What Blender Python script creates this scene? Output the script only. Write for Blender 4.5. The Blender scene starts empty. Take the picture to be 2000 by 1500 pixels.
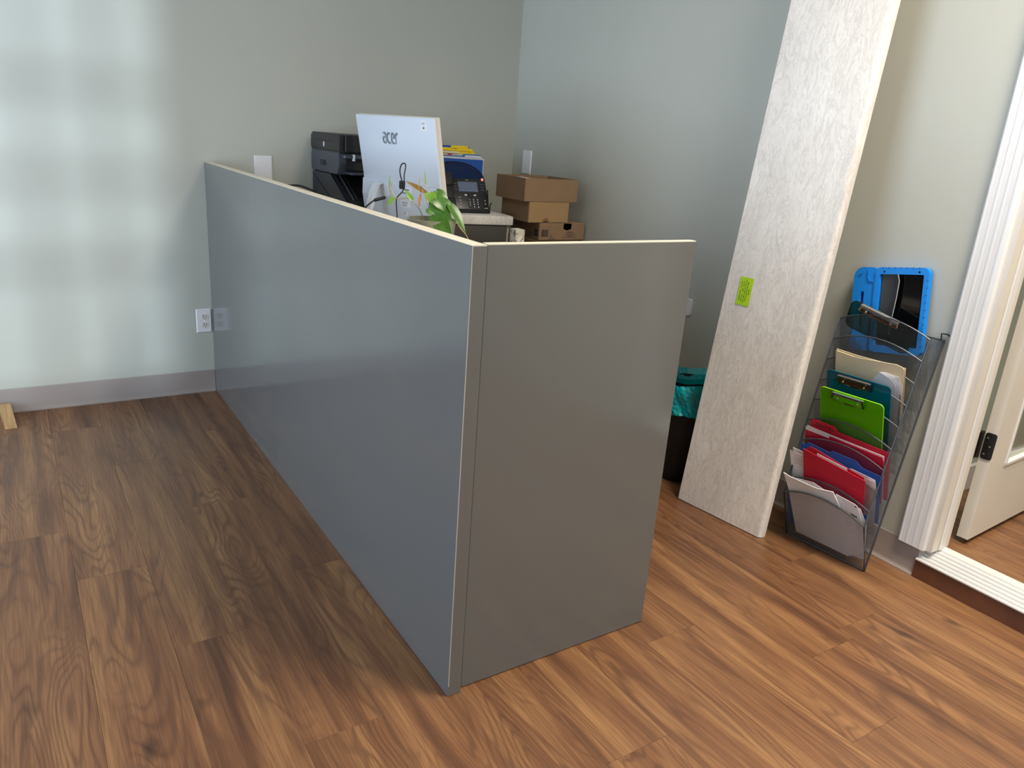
import bpy, bmesh, math, random
from mathutils import Vector, Matrix
random.seed(7)
SC = bpy.context.scene
COL = SC.collection
PI = math.pi

# ------------------------------------------------------------------ camera
cam_d = bpy.data.cameras.new('camera'); cam = bpy.data.objects.new('camera', cam_d); COL.objects.link(cam)
RX = Vector((0.84057654, -0.53697166, 0.07136185)); RD = Vector((-0.11045265, -0.29887299, -0.94787929)); RF = Vector((0.53031245, 0.78888299, -0.31053557))
CP = Vector((-2.4136, -3.7522, 1.3033))
cam.matrix_world = Matrix(((RX.x, -RD.x, -RF.x, CP.x), (RX.y, -RD.y, -RF.y, CP.y), (RX.z, -RD.z, -RF.z, CP.z), (0, 0, 0, 1)))
cam_d.sensor_width = 36.0; cam_d.lens = 1486.4 / 2000 * 36.0; cam_d.clip_start = 0.02
SC.camera = cam

# ------------------------------------------------------------------ light
w = bpy.data.worlds.new('world'); SC.world = w; w.use_nodes = True
bg = w.node_tree.nodes['Background']; bg.inputs[0].default_value = (0.62, 0.78, 1.0, 1); bg.inputs[1].default_value = 1.0

def area(name, loc, rot, sx, sy, power, col):
    l = bpy.data.lights.new(name, 'AREA'); l.shape = 'RECTANGLE'; l.size = sx; l.size_y = sy; l.energy = power; l.color = col
    o = bpy.data.objects.new(name, l); COL.objects.link(o); o.location = loc; o.rotation_euler = rot
    return o
# daylight just outside the side window (faces +x) and the front window (faces +y)
area('daylight_side_window', (-4.80, -1.55, 1.30), (0, -PI / 2, 0), 2.0, 2.5, 116, (0.66, 0.79, 1.0))
area('daylight_front_window', (-2.78, -6.50, 1.55), (PI / 2, 0, 0), 1.8, 2.3, 46, (0.80, 0.90, 1.0))
sun_l = bpy.data.lights.new('sun', 'SUN'); sun_l.energy = 1.4; sun_l.angle = math.radians(2.2); sun_l.color = (0.76, 0.90, 1.0)
sun = bpy.data.objects.new('sun', sun_l); COL.objects.link(sun); sun.location = (-2.6, -9, 3)
sun.rotation_euler = Vector((0.012, 1.0, -0.055)).to_track_quat('-Z', 'Y').to_euler()

SC.view_settings.view_transform = 'Standard'; SC.view_settings.look = 'None'
SC.view_settings.exposure = 0.22; SC.view_settings.gamma = 1.0; SC.view_settings.use_curve_mapping = False

cy_ = SC.cycles
cy_.max_bounces = 7; cy_.diffuse_bounces = 4; cy_.glossy_bounces = 3; cy_.transmission_bounces = 3; cy_.transparent_max_bounces = 14
cy_.adaptive_threshold = 0.02; cy_.caustics_reflective = False; cy_.caustics_refractive = False

# ------------------------------------------------------------------ materials
def lin(c):
    return tuple(((v / 255) / 12.92 if v / 255 <= 0.04045 else ((v / 255 + 0.055) / 1.055) ** 2.4) for v in c)
def rgba(c): return (*lin(c), 1)

class NT:
    def __init__(s, name):
        s.m = bpy.data.materials.new(name); s.m.use_nodes = True; s.t = s.m.node_tree; s.n = s.t.nodes
        s.b = s.n['Principled BSDF']; s.out = s.n['Material Output']
    def add(s, typ, **kw):
        n = s.n.new(typ)
        for k, v in kw.items(): setattr(n, k, v)
        return n
    def ln(s, a, b): s.t.links.new(a, b)
    def noise(s, vec, scale, detail=3, rough=0.5, dist=0.0):
        n = s.add('ShaderNodeTexNoise'); n.inputs['Scale'].default_value = scale; n.inputs['Detail'].default_value = detail
        n.inputs['Roughness'].default_value = rough; n.inputs['Distortion'].default_value = dist
        if vec is not None: s.ln(vec, n.inputs['Vector'])
        return n.outputs['Fac']
    def mapped(s, src, scale=(1, 1, 1), loc=(0, 0, 0), rot=(0, 0, 0)):
        m = s.add('ShaderNodeMapping'); m.inputs['Scale'].default_value = scale; m.inputs['Location'].default_value = loc; m.inputs['Rotation'].default_value = rot
        s.ln(src, m.inputs['Vector']); return m.outputs['Vector']
    def ramp(s, fac, stops):
        r = s.add('ShaderNodeValToRGB'); cr = r.color_ramp
        while len(cr.elements) < len(stops): cr.elements.new(0.5)
        for e, (p, c) in zip(cr.elements, stops): e.position = p; e.color = (c, c, c, 1) if isinstance(c, (int, float)) else rgba(c)
        s.ln(fac, r.inputs['Fac']); return r.outputs['Color']
    def mix(s, fac, a, b, mode='MIX'):
        m = s.add('ShaderNodeMix', data_type='RGBA', blend_type=mode)
        for sock, v in ((m.inputs[0], fac), (m.inputs[6], a), (m.inputs[7], b)):
            if hasattr(v, 'is_linked') or hasattr(v, 'links'): s.ln(v, sock)
            elif isinstance(v, (int, float)): sock.default_value = v
            else: sock.default_value = rgba(v)
        return m.outputs[2]
    def math(s, op, a, b=None):
        m = s.add('ShaderNodeMath', operation=op)
        for i, v in enumerate((a, b)):
            if v is None: continue
            if isinstance(v, (int, float)): m.inputs[i].default_value = v
            else: s.ln(v, m.inputs[i])
        return m.outputs[0]
    def bump(s, h, strength=0.1, dist=0.001):
        b = s.add('ShaderNodeBump'); b.inputs['Strength'].default_value = strength; b.inputs['Distance'].default_value = dist
        s.ln(h, b.inputs['Height']); s.ln(b.outputs['Normal'], s.b.inputs['Normal'])

def simple(name, col, rough=0.5, metal=0.0, var=0.04, scale=30, spec=0.5, bump=0.0, coat=0.0, alpha=1.0, emit=None, es=0.0):
    k = NT(name); tc = k.add('ShaderNodeTexCoord')
    f = k.noise(tc.outputs['Object'], scale, 4)
    lo = tuple(max(0, c * (1 - var)) for c in col); hi = tuple(min(255, c * (1 + var)) for c in col)
    k.ln(k.mix(f, lo, hi), k.b.inputs['Base Color'])
    k.b.inputs['Roughness'].default_value = rough; k.b.inputs['Metallic'].default_value = metal
    k.b.inputs['Specular IOR Level'].default_value = spec; k.b.inputs['Coat Weight'].default_value = coat
    k.b.inputs['Alpha'].default_value = alpha
    if emit: k.b.inputs['Emission Color'].default_value = rgba(emit); k.b.inputs['Emission Strength'].default_value = es
    if bump: k.bump(k.noise(tc.outputs['Object'], scale * 8, 2), bump, 0.001)
    return k.m

M = {}
def wall_mat(name, col):
    k = NT(name); tc = k.add('ShaderNodeTexCoord'); o = tc.outputs['Object']
    f = k.noise(o, 1.3, 3)
    k.ln(k.mix(f, tuple(c * 0.975 for c in col), tuple(min(255, c * 1.02) for c in col)), k.b.inputs['Base Color'])
    k.b.inputs['Roughness'].default_value = 0.42; k.b.inputs['Specular IOR Level'].default_value = 0.45
    k.bump(k.noise(o, 260, 2), 0.12, 0.0006)
    return k.m
M['wall'] = wall_mat('sage_wall_paint', (190, 190, 179))
M['wall_b'] = wall_mat('olive_wall_paint', (182, 186, 174))
M['ceil'] = simple('ceiling_paint', (226, 224, 216), 0.8)
M['base'] = simple('vinyl_cove_base', (152, 139, 132), 0.45, var=0.03, scale=6)
M['panel'] = simple('grey_laminate', (101, 102, 101), 0.13, var=0.012, scale=3, spec=0.65)
M['edge'] = simple('raw_cream_edge', (222, 213, 192), 0.5, var=0.05, scale=60)
M['white'] = simple('white_trim_paint', (232, 231, 230), 0.35, var=0.015, scale=8)
M['trim_warm'] = simple('off_white_jamb_paint', (222, 216, 206), 0.4, var=0.015, scale=8)
M['sill'] = simple('threshold_paint', (208, 206, 204), 0.45, var=0.02, scale=8)
M['plate'] = simple('white_plate_plastic', (236, 234, 236), 0.3, var=0.01)
M['black'] = simple('black_plastic', (22, 22, 23), 0.35, var=0.1)
M['blackmatte'] = simple('matte_black_plastic', (17, 17, 18), 0.6, var=0.1)
M['charcoal'] = simple('charcoal_plastic', (64, 68, 76), 0.4, var=0.06)
M['navyblack'] = simple('navy_black_plastic', (30, 36, 50), 0.3, var=0.06)
M['silver'] = simple('silver_plastic', (222, 222, 226), 0.3, var=0.02)
M['monback'] = simple('pale_silver_shell', (214, 218, 226), 0.32, var=0.01, scale=4)
M['monedge'] = simple('ivory_bezel', (222, 216, 204), 0.4, var=0.02)
M['logo'] = simple('logo_grey', (160, 168, 172), 0.3, var=0.02)
M['chrome'] = simple('chrome', (206, 204, 200), 0.16, metal=1.0, var=0.02)
M['darkchrome'] = simple('dark_bronze_clip', (96, 74, 58), 0.28, metal=0.8, var=0.15)
M['wire'] = simple('dark_grey_wire', (84, 88, 94), 0.35, metal=0.5, var=0.05)
M['paper'] = simple('white_paper', (236, 235, 238), 0.7, var=0.012, scale=20)
M['ink'] = simple('black_ink', (40, 40, 44), 0.7)
M['faintink'] = simple('grey_print', (130, 132, 140), 0.7)
M['manila'] = simple('manila_card', (240, 222, 186), 0.65, var=0.03, scale=15)
M['red'] = simple('red_card', (206, 28, 62), 0.55, var=0.04, scale=15)
M['bluecard'] = simple('blue_card', (26, 88, 178), 0.5, var=0.04, scale=15)
M['lightblue'] = simple('light_blue_card', (92, 140, 184), 0.5, var=0.04)
M['yellow'] = simple('yellow_card', (250, 216, 20), 0.5, var=0.03)
M['green_note'] = simple('lime_sticky_paper', (172, 212, 20), 0.6, var=0.03, scale=25)
M['notetext'] = simple('olive_note_print', (84, 108, 12), 0.6)
M['foam'] = simple('bright_blue_foam', (8, 134, 228), 0.5, var=0.03, scale=20)
M['screen'] = simple('black_screen_glass', (8, 9, 12), 0.06, var=0.1, spec=0.6)
M['strap'] = simple('grey_strap', (70, 70, 72), 0.45, var=0.08)
M['card'] = simple('kraft_cardboard', (140, 112, 84), 0.7, var=0.05, scale=12, bump=0.05)
M['card2'] = simple('light_kraft_cardboard', (160, 128, 90), 0.7, var=0.05, scale=12, bump=0.05)
M['cardin'] = simple('kraft_inside', (134, 96, 62), 0.75, var=0.05, scale=12)
M['pot'] = simple('olive_grey_ceramic', (150, 150, 128), 0.3, var=0.04, scale=8)
M['soil'] = simple('potting_soil', (42, 32, 26), 0.9, var=0.5, scale=120, bump=0.5)
M['stem'] = simple('pale_stem', (176, 160, 110), 0.5, var=0.1)
M['drystem'] = simple('tan_stem', (190, 132, 88), 0.6, var=0.1)
M['teal'] = simple('teal_bag_film', (0, 142, 148), 0.22, var=0.08, scale=10, spec=0.6)
M['cab'] = simple('cabinet_charcoal', (78, 76, 70), 0.45, var=0.03)
M['cablight'] = simple('cabinet_side_grey', (170, 168, 160), 0.5, var=0.03)
M['lcd'] = simple('phone_display', (92, 102, 120), 0.15, var=0.03, emit=(92, 104, 124), es=0.12)
M['led'] = simple('red_lamp', (255, 120, 110), 0.3, emit=(255, 90, 80), es=3.0)
M['diffuser'] = simple('lamp_diffuser', (255, 250, 240), 0.5, emit=(255, 238, 214), es=1.0)

def leafmat(name, a, b):
    k = NT(name); tc = k.add('ShaderNodeTexCoord'); o = tc.outputs['Object']
    f = k.noise(o, 45, 3); k.ln(k.mix(f, a, b), k.b.inputs['Base Color'])
    k.b.inputs['Roughness'].default_value = 0.33; k.b.inputs['Specular IOR Level'].default_value = 0.5
    return k.m
M['leaf'] = leafmat('glossy_green_leaf', (44, 86, 24), (84, 134, 40))
M['leaf_light'] = leafmat('bright_green_leaf', (96, 146, 36), (138, 176, 64))
M['leaf_dry'] = leafmat('dried_orange_leaf', (178, 112, 60), (206, 146, 92))
M['leaf_olive'] = leafmat('browning_leaf', (120, 130, 50), (190, 120, 70))

def wood(name, dark, mid, light, plank=True, rough=0.36):
    k = NT(name); tc = k.add('ShaderNodeTexCoord'); oi = k.add('ShaderNodeObjectInfo')
    off = k.add('ShaderNodeCombineXYZ'); r1 = k.math('MULTIPLY', oi.outputs['Random'], 57.0)
    k.ln(r1, off.inputs[0]); k.ln(k.math('MULTIPLY', oi.outputs['Random'], 131.0), off.inputs[1])
    va = k.add('ShaderNodeVectorMath', operation='ADD'); k.ln(tc.outputs['Object'], va.inputs[0]); k.ln(off.outputs[0], va.inputs[1]); P = va.outputs[0]
    broad = k.noise(k.mapped(P, (15.0, 0.95, 1)), 1.0, 4, 0.6, 0.25)               # long tonal streaks
    field = k.noise(k.mapped(P, (6.5, 0.95, 1)), 1.0, 2, 0.4, 0.5)          # contour field for cathedral figure
    ring = k.math('SINE', k.math('MULTIPLY', field, 150.0)); ring = k.math('ADD', k.math('MULTIPLY', ring, 0.5), 0.5)
    ringw = k.ramp(k.noise(k.mapped(P, (6.0, 1.3, 1), (3, 7, 0)), 1.0, 2), [(0.40, 0.1), (0.56, 1.0)])
    fine = k.noise(k.mapped(P, (230, 5.5, 1)), 1.0, 3, 0.6)
    knots = k.ramp(k.noise(k.mapped(P, (13, 5.0, 1), (11, 2, 0)), 1.0, 2), [(0.66, 0.0), (0.78, 1.0)])
    base = k.ramp(broad, [(0.28, dark), (0.48, mid), (0.70, light)])
    rc = k.math('MULTIPLY', k.math('MULTIPLY', k.math('POWER', ring, 3.0), ringw), 0.55)
    c = k.mix(rc, base, dark)
    c = k.mix(k.ramp(fine, [(0.40, 0.42), (0.58, 0.0)]), c, dark)
    c = k.mix(k.math('MULTIPLY', knots, 0.75), c, tuple(x * 0.55 for x in dark))
    hs = k.add('ShaderNodeHueSaturation'); k.ln(c, hs.inputs['Color'])
    k.ln(k.math('ADD', k.math('MULTIPLY', oi.outputs['Random'], 0.12), 0.94), hs.inputs['Value'])
    k.ln(hs.outputs[0], k.b.inputs['Base Color'])
    k.b.inputs['Roughness'].default_value = rough; k.b.inputs['Specular IOR Level'].default_value = 0.45
    k.bump(fine, 0.22, 0.0006)
    return k.m
M['floorwood'] = wood('vinyl_plank_wood', (78, 50, 35), (125, 86, 57), (157, 116, 76))
M['riser'] = wood('dark_riser_wood', (78, 46, 32), (110, 68, 47), (132, 86, 60))
M['stick'] = wood('pale_pine', (150, 112, 70), (198, 160, 110), (220, 186, 140), rough=0.6)
M['seamdark'] = simple('dark_subfloor', (48, 34, 26), 0.8)

def laminate(name):
    k = NT(name); tc = k.add('ShaderNodeTexCoord'); P = tc.outputs['Object']
    n1 = k.noise(k.mapped(P, (5, 5, 1.6)), 1.0, 4, 0.55)
    c = k.ramp(n1, [(0.30, (212, 207, 202)), (0.5, (228, 222, 215)), (0.7, (240, 235, 229))])
    for sc, st in (((26, 26, 7.0), 0.32), ((60, 60, 20), 0.22)):
        f = k.noise(k.mapped(P, sc), 1.0, 4, 0.6, 1.4)
        v = k.math('ABSOLUTE', k.math('SUBTRACT', f, 0.5))
        c = k.mix(k.math('MULTIPLY', k.ramp(v, [(0.0, 1.0), (0.045, 0.0)]), st), c, (176, 168, 160))
        v2 = k.math('ABSOLUTE', k.math('SUBTRACT', f, 0.58))
        c = k.mix(k.math('MULTIPLY', k.ramp(v2, [(0.0, 1.0), (0.03, 0.0)]), st), c, (246, 243, 238))
    k.ln(c, k.b.inputs['Base Color']); k.b.inputs['Roughness'].default_value = 0.38
    return k.m
M['laminate'] = laminate('veined_stone_laminate')

def meshmat(name, col, pitch, hole):
    k = NT(name); uv = k.add('ShaderNodeUVMap'); sp = k.add('ShaderNodeSeparateXYZ'); k.ln(uv.outputs[0], sp.inputs[0])
    sx = k.math('SINE', k.math('MULTIPLY', sp.outputs[0], 2 * PI / pitch)); sy = k.math('SINE', k.math('MULTIPLY', sp.outputs[1], 2 * PI / (pitch * 0.8)))
    prod = k.math('MULTIPLY', sx, sy)
    h = k.math('GREATER_THAN', prod, hole)                       # staggered holes of the expanded metal
    k.b.inputs['Base Color'].default_value = rgba(col); k.b.inputs['Metallic'].default_value = 0.4; k.b.inputs['Roughness'].default_value = 0.4
    tr = k.add('ShaderNodeBsdfTransparent'); mx = k.add('ShaderNodeMixShader')
    k.ln(h, mx.inputs[0]); k.ln(k.b.outputs[0], mx.inputs[1]); k.ln(tr.outputs[0], mx.inputs[2]); k.ln(mx.outputs[0], k.out.inputs[0])
    return k.m
M['mesh'] = meshmat('expanded_metal_mesh', (96, 101, 108), 0.0036, -0.24)
M['meshblack'] = meshmat('black_expanded_mesh', (26, 28, 34), 0.004, 0.02)

def tint(name, col, opac, rough=0.08, tcol=None):
    k = NT(name); k.b.inputs['Base Color'].default_value = rgba(col); k.b.inputs['Roughness'].default_value = rough
    tr = k.add('ShaderNodeBsdfTransparent'); tr.inputs[0].default_value = rgba(tcol or tuple(min(255, c * 1.0 + 40) for c in col)); mx = k.add('ShaderNodeMixShader')
    fn = k.noise(k.add('ShaderNodeTexCoord').outputs['Object'], 9, 2); f2 = k.math('ADD', k.math('MULTIPLY', fn, 0.06), opac - 0.03)
    k.ln(f2, mx.inputs[0]); k.ln(tr.outputs[0], mx.inputs[1]); k.ln(k.b.outputs[0], mx.inputs[2]); k.ln(mx.outputs[0], k.out.inputs[0])
    return k.m
M['lime'] = tint('lime_acrylic', (96, 190, 4), 0.72); M['limeedge'] = simple('bright_lime_edge', (160, 240, 20), 0.2, var=0.02)
M['tealacr'] = tint('teal_acrylic', (0, 112, 140), 0.66); M['smoke'] = tint('smoky_green_acrylic', (20, 60, 44), 0.16, tcol=(150, 186, 160))
M['smokeedge'] = tint('smoky_edge', (90, 96, 92), 0.3, tcol=(190, 200, 190))
def glassmat(name, col, gloss):
    k = NT(name); k.n.remove(k.b); tr = k.add('ShaderNodeBsdfTransparent'); tr.inputs[0].default_value = rgba(col)
    g = k.add('ShaderNodeBsdfGlossy'); g.inputs['Roughness'].default_value = 0.03; mx = k.add('ShaderNodeMixShader')
    lw = k.add('ShaderNodeLayerWeight'); k.ln(k.math('ADD', k.math('MULTIPLY', k.math('POWER', lw.outputs['Facing'], 5.0), 0.5 * gloss), 0.03), mx.inputs[0])
    k.ln(tr.outputs[0], mx.inputs[1]); k.ln(g.outputs[0], mx.inputs[2]); k.ln(mx.outputs[0], k.out.inputs[0]); return k.m
M['glass'] = glassmat('window_glass', (250, 252, 252), 1.0)

def trianglemat():
    k = NT('geometric_triangle_print'); tc = k.add('ShaderNodeTexCoord')
    v = k.add('ShaderNodeTexVoronoi', feature='F1'); v.inputs['Scale'].default_value = 45; k.ln(tc.outputs['Object'], v.inputs['Vector'])
    k.ln(k.ramp(v.outputs['Color'], [(0.2, (150, 138, 118)), (0.45, (196, 186, 168)), (0.6, (226, 220, 206)), (0.8, (236, 232, 224))]), k.b.inputs['Base Color'])
    return k.m
M['tri'] = trianglemat()

# ------------------------------------------------------------------ mesh helpers
class MB:
    def __init__(s): s.v = []; s.f = []; s.uv = {}
    def add(s, vs, fs, mt=None):
        b = len(s.v); s.v += [tuple(mt @ Vector(p)) if mt else tuple(p) for p in vs]; s.f += [tuple(b + i for i in f) for f in fs]; return s
    def box(s, lo, hi, mt=None, bev=0.0, seg=1):
        if bev <= 0:
            x0, y0, z0 = lo; x1, y1, z1 = hi
            return s.add([(x0, y0, z0), (x1, y0, z0), (x1, y1, z0), (x0, y1, z0), (x0, y0, z1), (x1, y0, z1), (x1, y1, z1), (x0, y1, z1)],
                         [(3, 2, 1, 0), (4, 5, 6, 7), (0, 1, 5, 4), (1, 2, 6, 5), (2, 3, 7, 6), (3, 0, 4, 7)], mt)
        bm = bmesh.new(); bmesh.ops.create_cube(bm, size=1)
        for v in bm.verts: v.co = Vector([(a + b) / 2 + c * (b - a) for a, b, c in zip(lo, hi, v.co)])
        bmesh.ops.bevel(bm, geom=bm.edges[:], offset=bev, segments=seg, affect='EDGES', profile=0.5)
        return s.bm(bm, mt)
    def bm(s, bm, mt=None):
        bm.verts.index_update(); s.add([v.co[:] for v in bm.verts], [[v.index for v in f.verts] for f in bm.faces], mt); bm.free(); return s
    def prism(s, poly, h0, h1, ax='z', mt=None):
        """polygon (a,b) counter-clockwise extruded along an axis"""
        def P(a, b, h): return {'z': (a, b, h), 'x': (h, a, b), 'y': (b, h, a)}[ax]
        n = len(poly); vs = [P(a, b, h0) for a, b in poly] + [P(a, b, h1) for a, b in poly]
        fs = [tuple(range(n))[::-1], tuple(range(n, 2 * n))] + [(i, (i + 1) % n, n + (i + 1) % n, n + i) for i in range(n)]
        return s.add(vs, fs, mt)
    def tube(s, pts, r, n=6, mt=None, r1=None, closed=False):
        pts = [Vector(p) for p in pts]; m = len(pts); vs = []; up = None
        for i, p in enumerate(pts):
            t = (pts[(i + 1) % m] - pts[i - 1]) if closed else (pts[min(i + 1, m - 1)] - pts[max(i - 1, 0)])
            t.normalize()
            if up is None: up = t.orthogonal().normalized()
            up = (up - t * up.dot(t)).normalized() if (up - t * up.dot(t)).length > 1e-6 else t.orthogonal().normalized()
            sd = t.cross(up); rr = r if r1 is None else r + (r1 - r) * i / max(1, m - 1)
            for k in range(n): a = 2 * PI * k / n; vs.append(tuple(p + up * math.cos(a) * rr + sd * math.sin(a) * rr))
        fs = []
        for i in range(m if closed else m - 1):
            j = (i + 1) % m
            for k in range(n): fs.append((i * n + k, i * n + (k + 1) % n, j * n + (k + 1) % n, j * n + k))
        if not closed: fs += [tuple(range(n))[::-1], tuple(range((m - 1) * n, m * n))]
        return s.add(vs, fs, mt)
    def lathe(s, prof, n=32, mt=None):
        vs = []; m = len(prof)
        for r, z in prof:
            for k in range(n): a = 2 * PI * k / n; vs.append((r * math.cos(a), r * math.sin(a), z))
        fs = [(i * n + k, i * n + (k + 1) % n, (i + 1) * n + (k + 1) % n, (i + 1) * n + k) for i in range(m - 1) for k in range(n)]
        fs += [tuple(range(n))[::-1], tuple(range((m - 1) * n, m * n))]
        return s.add(vs, fs, mt)
    def mesh(s, name, smooth=False, sharp=40):
        me = bpy.data.meshes.new(name); me.from_pydata(s.v, [], s.f); me.update()
        bm = bmesh.new(); bm.from_mesh(me); bmesh.ops.recalc_face_normals(bm, faces=bm.faces[:]); bm.to_mesh(me); bm.free()
        if smooth:
            me.polygons.foreach_set('use_smooth', [True] * len(me.polygons)); me.set_sharp_from_angle(angle=math.radians(sharp))
        return me

def obj(name, mb, mat, parent=None, smooth=False, loc=None, rot=None, label=None, kind=None, sharp=40):
    me = mb if isinstance(mb, bpy.types.Mesh) else mb.mesh(name, smooth, sharp)
    if mat is not None and len(me.materials) == 0: me.materials.append(M[mat] if isinstance(mat, str) else mat)
    o = bpy.data.objects.new(name, me); COL.objects.link(o)
    if parent: o.parent = parent
    if loc: o.location = loc
    if rot: o.rotation_euler = rot
    if label: o['label'] = label
    if kind: o['kind'] = kind
    return o
def tag(o, label, cat, group=None):
    o['label'] = label; o['category'] = cat
    if group: o['group'] = group
    return o
def thing(name, label, cat, loc=(0, 0, 0), rotz=0.0, group=None, mat=None):
    o = bpy.data.objects.new(name, None); COL.objects.link(o); o.empty_display_size = 0.05
    if mat is not None: o.matrix_world = mat
    else: o.location = loc; o.rotation_euler = (0, 0, rotz)
    return tag(o, label, cat, group)
def struct(name, mb, mat, label=None, parent=None, smooth=False):
    o = obj(name, mb, mat, parent, smooth)
    if parent is None: o['kind'] = 'structure'
    if label: o['label'] = label
    return o
def text_mesh(txt, size, depth=0.0, align='CENTER', bold=0.0, shear=0.0, space=1.0):
    c = bpy.data.curves.new('text', 'FONT'); c.body = txt; c.size = size; c.extrude = depth; c.align_x = align; c.align_y = 'CENTER'; c.offset = bold; c.shear = shear
    c.space_line = space; c.resolution_u = 2
    o = bpy.data.objects.new('text', c); COL.objects.link(o)
    me = bpy.data.meshes.new_from_object(o.evaluated_get(bpy.context.evaluated_depsgraph_get()))
    bpy.data.objects.remove(o); bpy.data.curves.remove(c); return me
def R3(rx=0, ry=0, rz=0, loc=(0, 0, 0)):
    return Matrix.Translation(loc) @ Matrix.Rotation(rz, 4, 'Z') @ Matrix.Rotation(ry, 4, 'Y') @ Matrix.Rotation(rx, 4, 'X')
def rrect(w, h, r, n=5, x=0, y=0):
    """rounded rectangle polygon centred at x, y"""
    pts = []
    for cx, cy, a0 in ((w / 2 - r, h / 2 - r, 0), (-w / 2 + r, h / 2 - r, PI / 2), (-w / 2 + r, -h / 2 + r, PI), (w / 2 - r, -h / 2 + r, 1.5 * PI)):
        for k in range(n + 1): a = a0 + PI / 2 * k / n; pts.append((x + cx + r * math.cos(a), y + cy + r * math.sin(a)))
    return pts

# ------------------------------------------------------------------ room shell
XL, YB, CZ = -4.62, -6.25, 3.25
PW = 0.186
# floor: dark subfloor with every plank its own piece
fl = struct('floor', MB().box((XL - 0.1, YB - 0.1, -0.06), (0.0, 0.10, -0.0062)), 'seamdark', 'brown wood-look plank floor')
seams = {0: -1.21, 1: -0.305, 2: -0.74, 3: -1.205, 4: -0.52, 5: -0.9, 6: -0.35, 7: -1.1, 8: -2.51, 9: -3.02, 10: -1.55, 11: -2.725, 12: -2.405, 13: -0.8, -1: -0.62, -2: -0.95, -3: -0.2, -4: -0.8}
def planks(parent, mat, rows, y0, y1, zt, offs, g=0.0002, th=0.006):
    for k, (xa, xb) in rows.items():
        off = offs.get(k, -((k * 0.437) % 1.22))
        ys = [y1]; y = off % 1.22 - 1.22
        while y + 1.22 < y1 - 0.02 and y < y1: y += 1.22
        y = y if y < y1 - 0.02 else y - 1.22
        while y > y0 + 0.02: ys.append(y); y -= 1.22
        ys.append(y0)
        for a, b in zip(ys[1:], ys[:-1]):
            cx, cy = (xa + xb) / 2, (a + b) / 2; hx, hy = (xb - xa) / 2 - g, (b - a) / 2 - g; e = 0.0004
            m = MB(); m.add([(-hx, -hy, -th), (hx, -hy, -th), (hx, hy, -th), (-hx, hy, -th), (-hx, -hy, -e), (hx, -hy, -e), (hx, hy, -e), (-hx, hy, -e),
                             (-hx + e, -hy + e, 0), (hx - e, -hy + e, 0), (hx - e, hy - e, 0), (-hx + e, hy - e, 0)],
                            [(8, 9, 10, 11)] + [(i, (i + 1) % 4, (i + 1) % 4 + 4, i + 4) for i in range(4)] + [(i + 4, (i + 1) % 4 + 4, (i + 1) % 4 + 8, i + 8) for i in range(4)])
            obj('plank', m, mat, parent, loc=(cx, cy, zt))
rows = {}
for k in range(-11, 14):
    xa, xb = -2.555 + PW * k, -2.555 + PW * (k + 1)
    rows[k] = (max(xa, XL), min(xb, -0.001))
planks(fl, 'floorwood', rows, YB, -0.001, 0.0, seams)

struct('wall_back', MB().box((XL - 0.12, 0, -0.06), (0.12, 0.12, CZ)), 'wall', 'sage grey-green painted wall behind the desk')
DY0, DY1, DZ = -3.55, -2.665, 2.18
struct('wall_right', MB().box((0, DY1, -0.06), (0.096, 0.0, CZ)).box((0, YB, -0.06), (0.096, DY0, CZ)).box((0, DY0, DZ), (0.096, DY1, CZ)).box((0.0, DY0, -0.06), (0.096, DY1, 0.05)), 'wall', 'sage grey-green wall beside the door')
WY0, WY1, WZ0, WZ1 = -2.80, -0.30, 0.30, 2.3
struct('wall_left', MB().box((XL - 0.12, YB, -0.06), (XL, WY0, CZ)).box((XL - 0.12, WY1, -0.06), (XL, 0.0, CZ)).box((XL - 0.12, WY0, -0.06), (XL, WY1, WZ0)).box((XL - 0.12, WY0, WZ1), (XL, WY1, CZ)), 'wall')
FX0, FX1, FZ0, FZ1 = -3.70, -1.86, 0.38, 2.75      # front window that throws the soft patch on the back wall
struct('wall_front', MB().box((XL, YB - 0.12, -0.06), (FX0, YB, CZ)).box((FX1, YB - 0.12, -0.06), (0, YB, CZ))
       .box((FX0, YB - 0.12, -0.06), (FX1, YB, FZ0)).box((FX0, YB - 0.12, FZ1), (FX1, YB, CZ)), 'wall')
struct('ceiling', MB().box((XL - 0.12, YB - 0.12, CZ), (0.12, 0.12, CZ + 0.1)), 'ceil')

def window(name, ax, pos, a0, a1, z0, z1, bars_a, bars_z, bw):
    """framed window in a wall; ax 'x' means the pane plane is x = pos and a runs along y"""
    def bx(m, a, b, za, zb, d=0.04):
        return m.box((pos - d, a, za), (pos + d, b, zb)) if ax == 'x' else m.box((a, pos - d, za), (b, pos + d, zb))
    root = struct(name, bx(bx(bx(bx(MB(), a0, a0 + 0.05, z0, z1), a1 - 0.05, a1, z0, z1), a0, a1, z0, z0 + 0.05), a0, a1, z1 - 0.05, z1), 'white')
    for b in bars_a: obj('muntin', bx(MB(), b - bw / 2, b + bw / 2, z0 + 0.05, z1 - 0.05, 0.015), 'white', root)
    for b in bars_z: obj('muntin', bx(MB(), a0 + 0.05, a1 - 0.05, b - bw / 2, b + bw / 2, 0.015), 'white', root)
    obj('pane', bx(MB(), a0 + 0.05, a1 - 0.05, z0 + 0.05, z1 - 0.05, 0.003), 'glass', root)
window('window_1', 'x', XL - 0.06, WY0, WY1, WZ0, WZ1, [-2.18, -1.55, -0.92], [0.97, 1.63], 0.05)
window('window_2', 'y', YB - 0.06, FX0, FX1, FZ0, FZ1, [-3.46, -2.92, -2.37, -2.12], [0.98, 1.35, 1.72, 2.2], 0.075)

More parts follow.
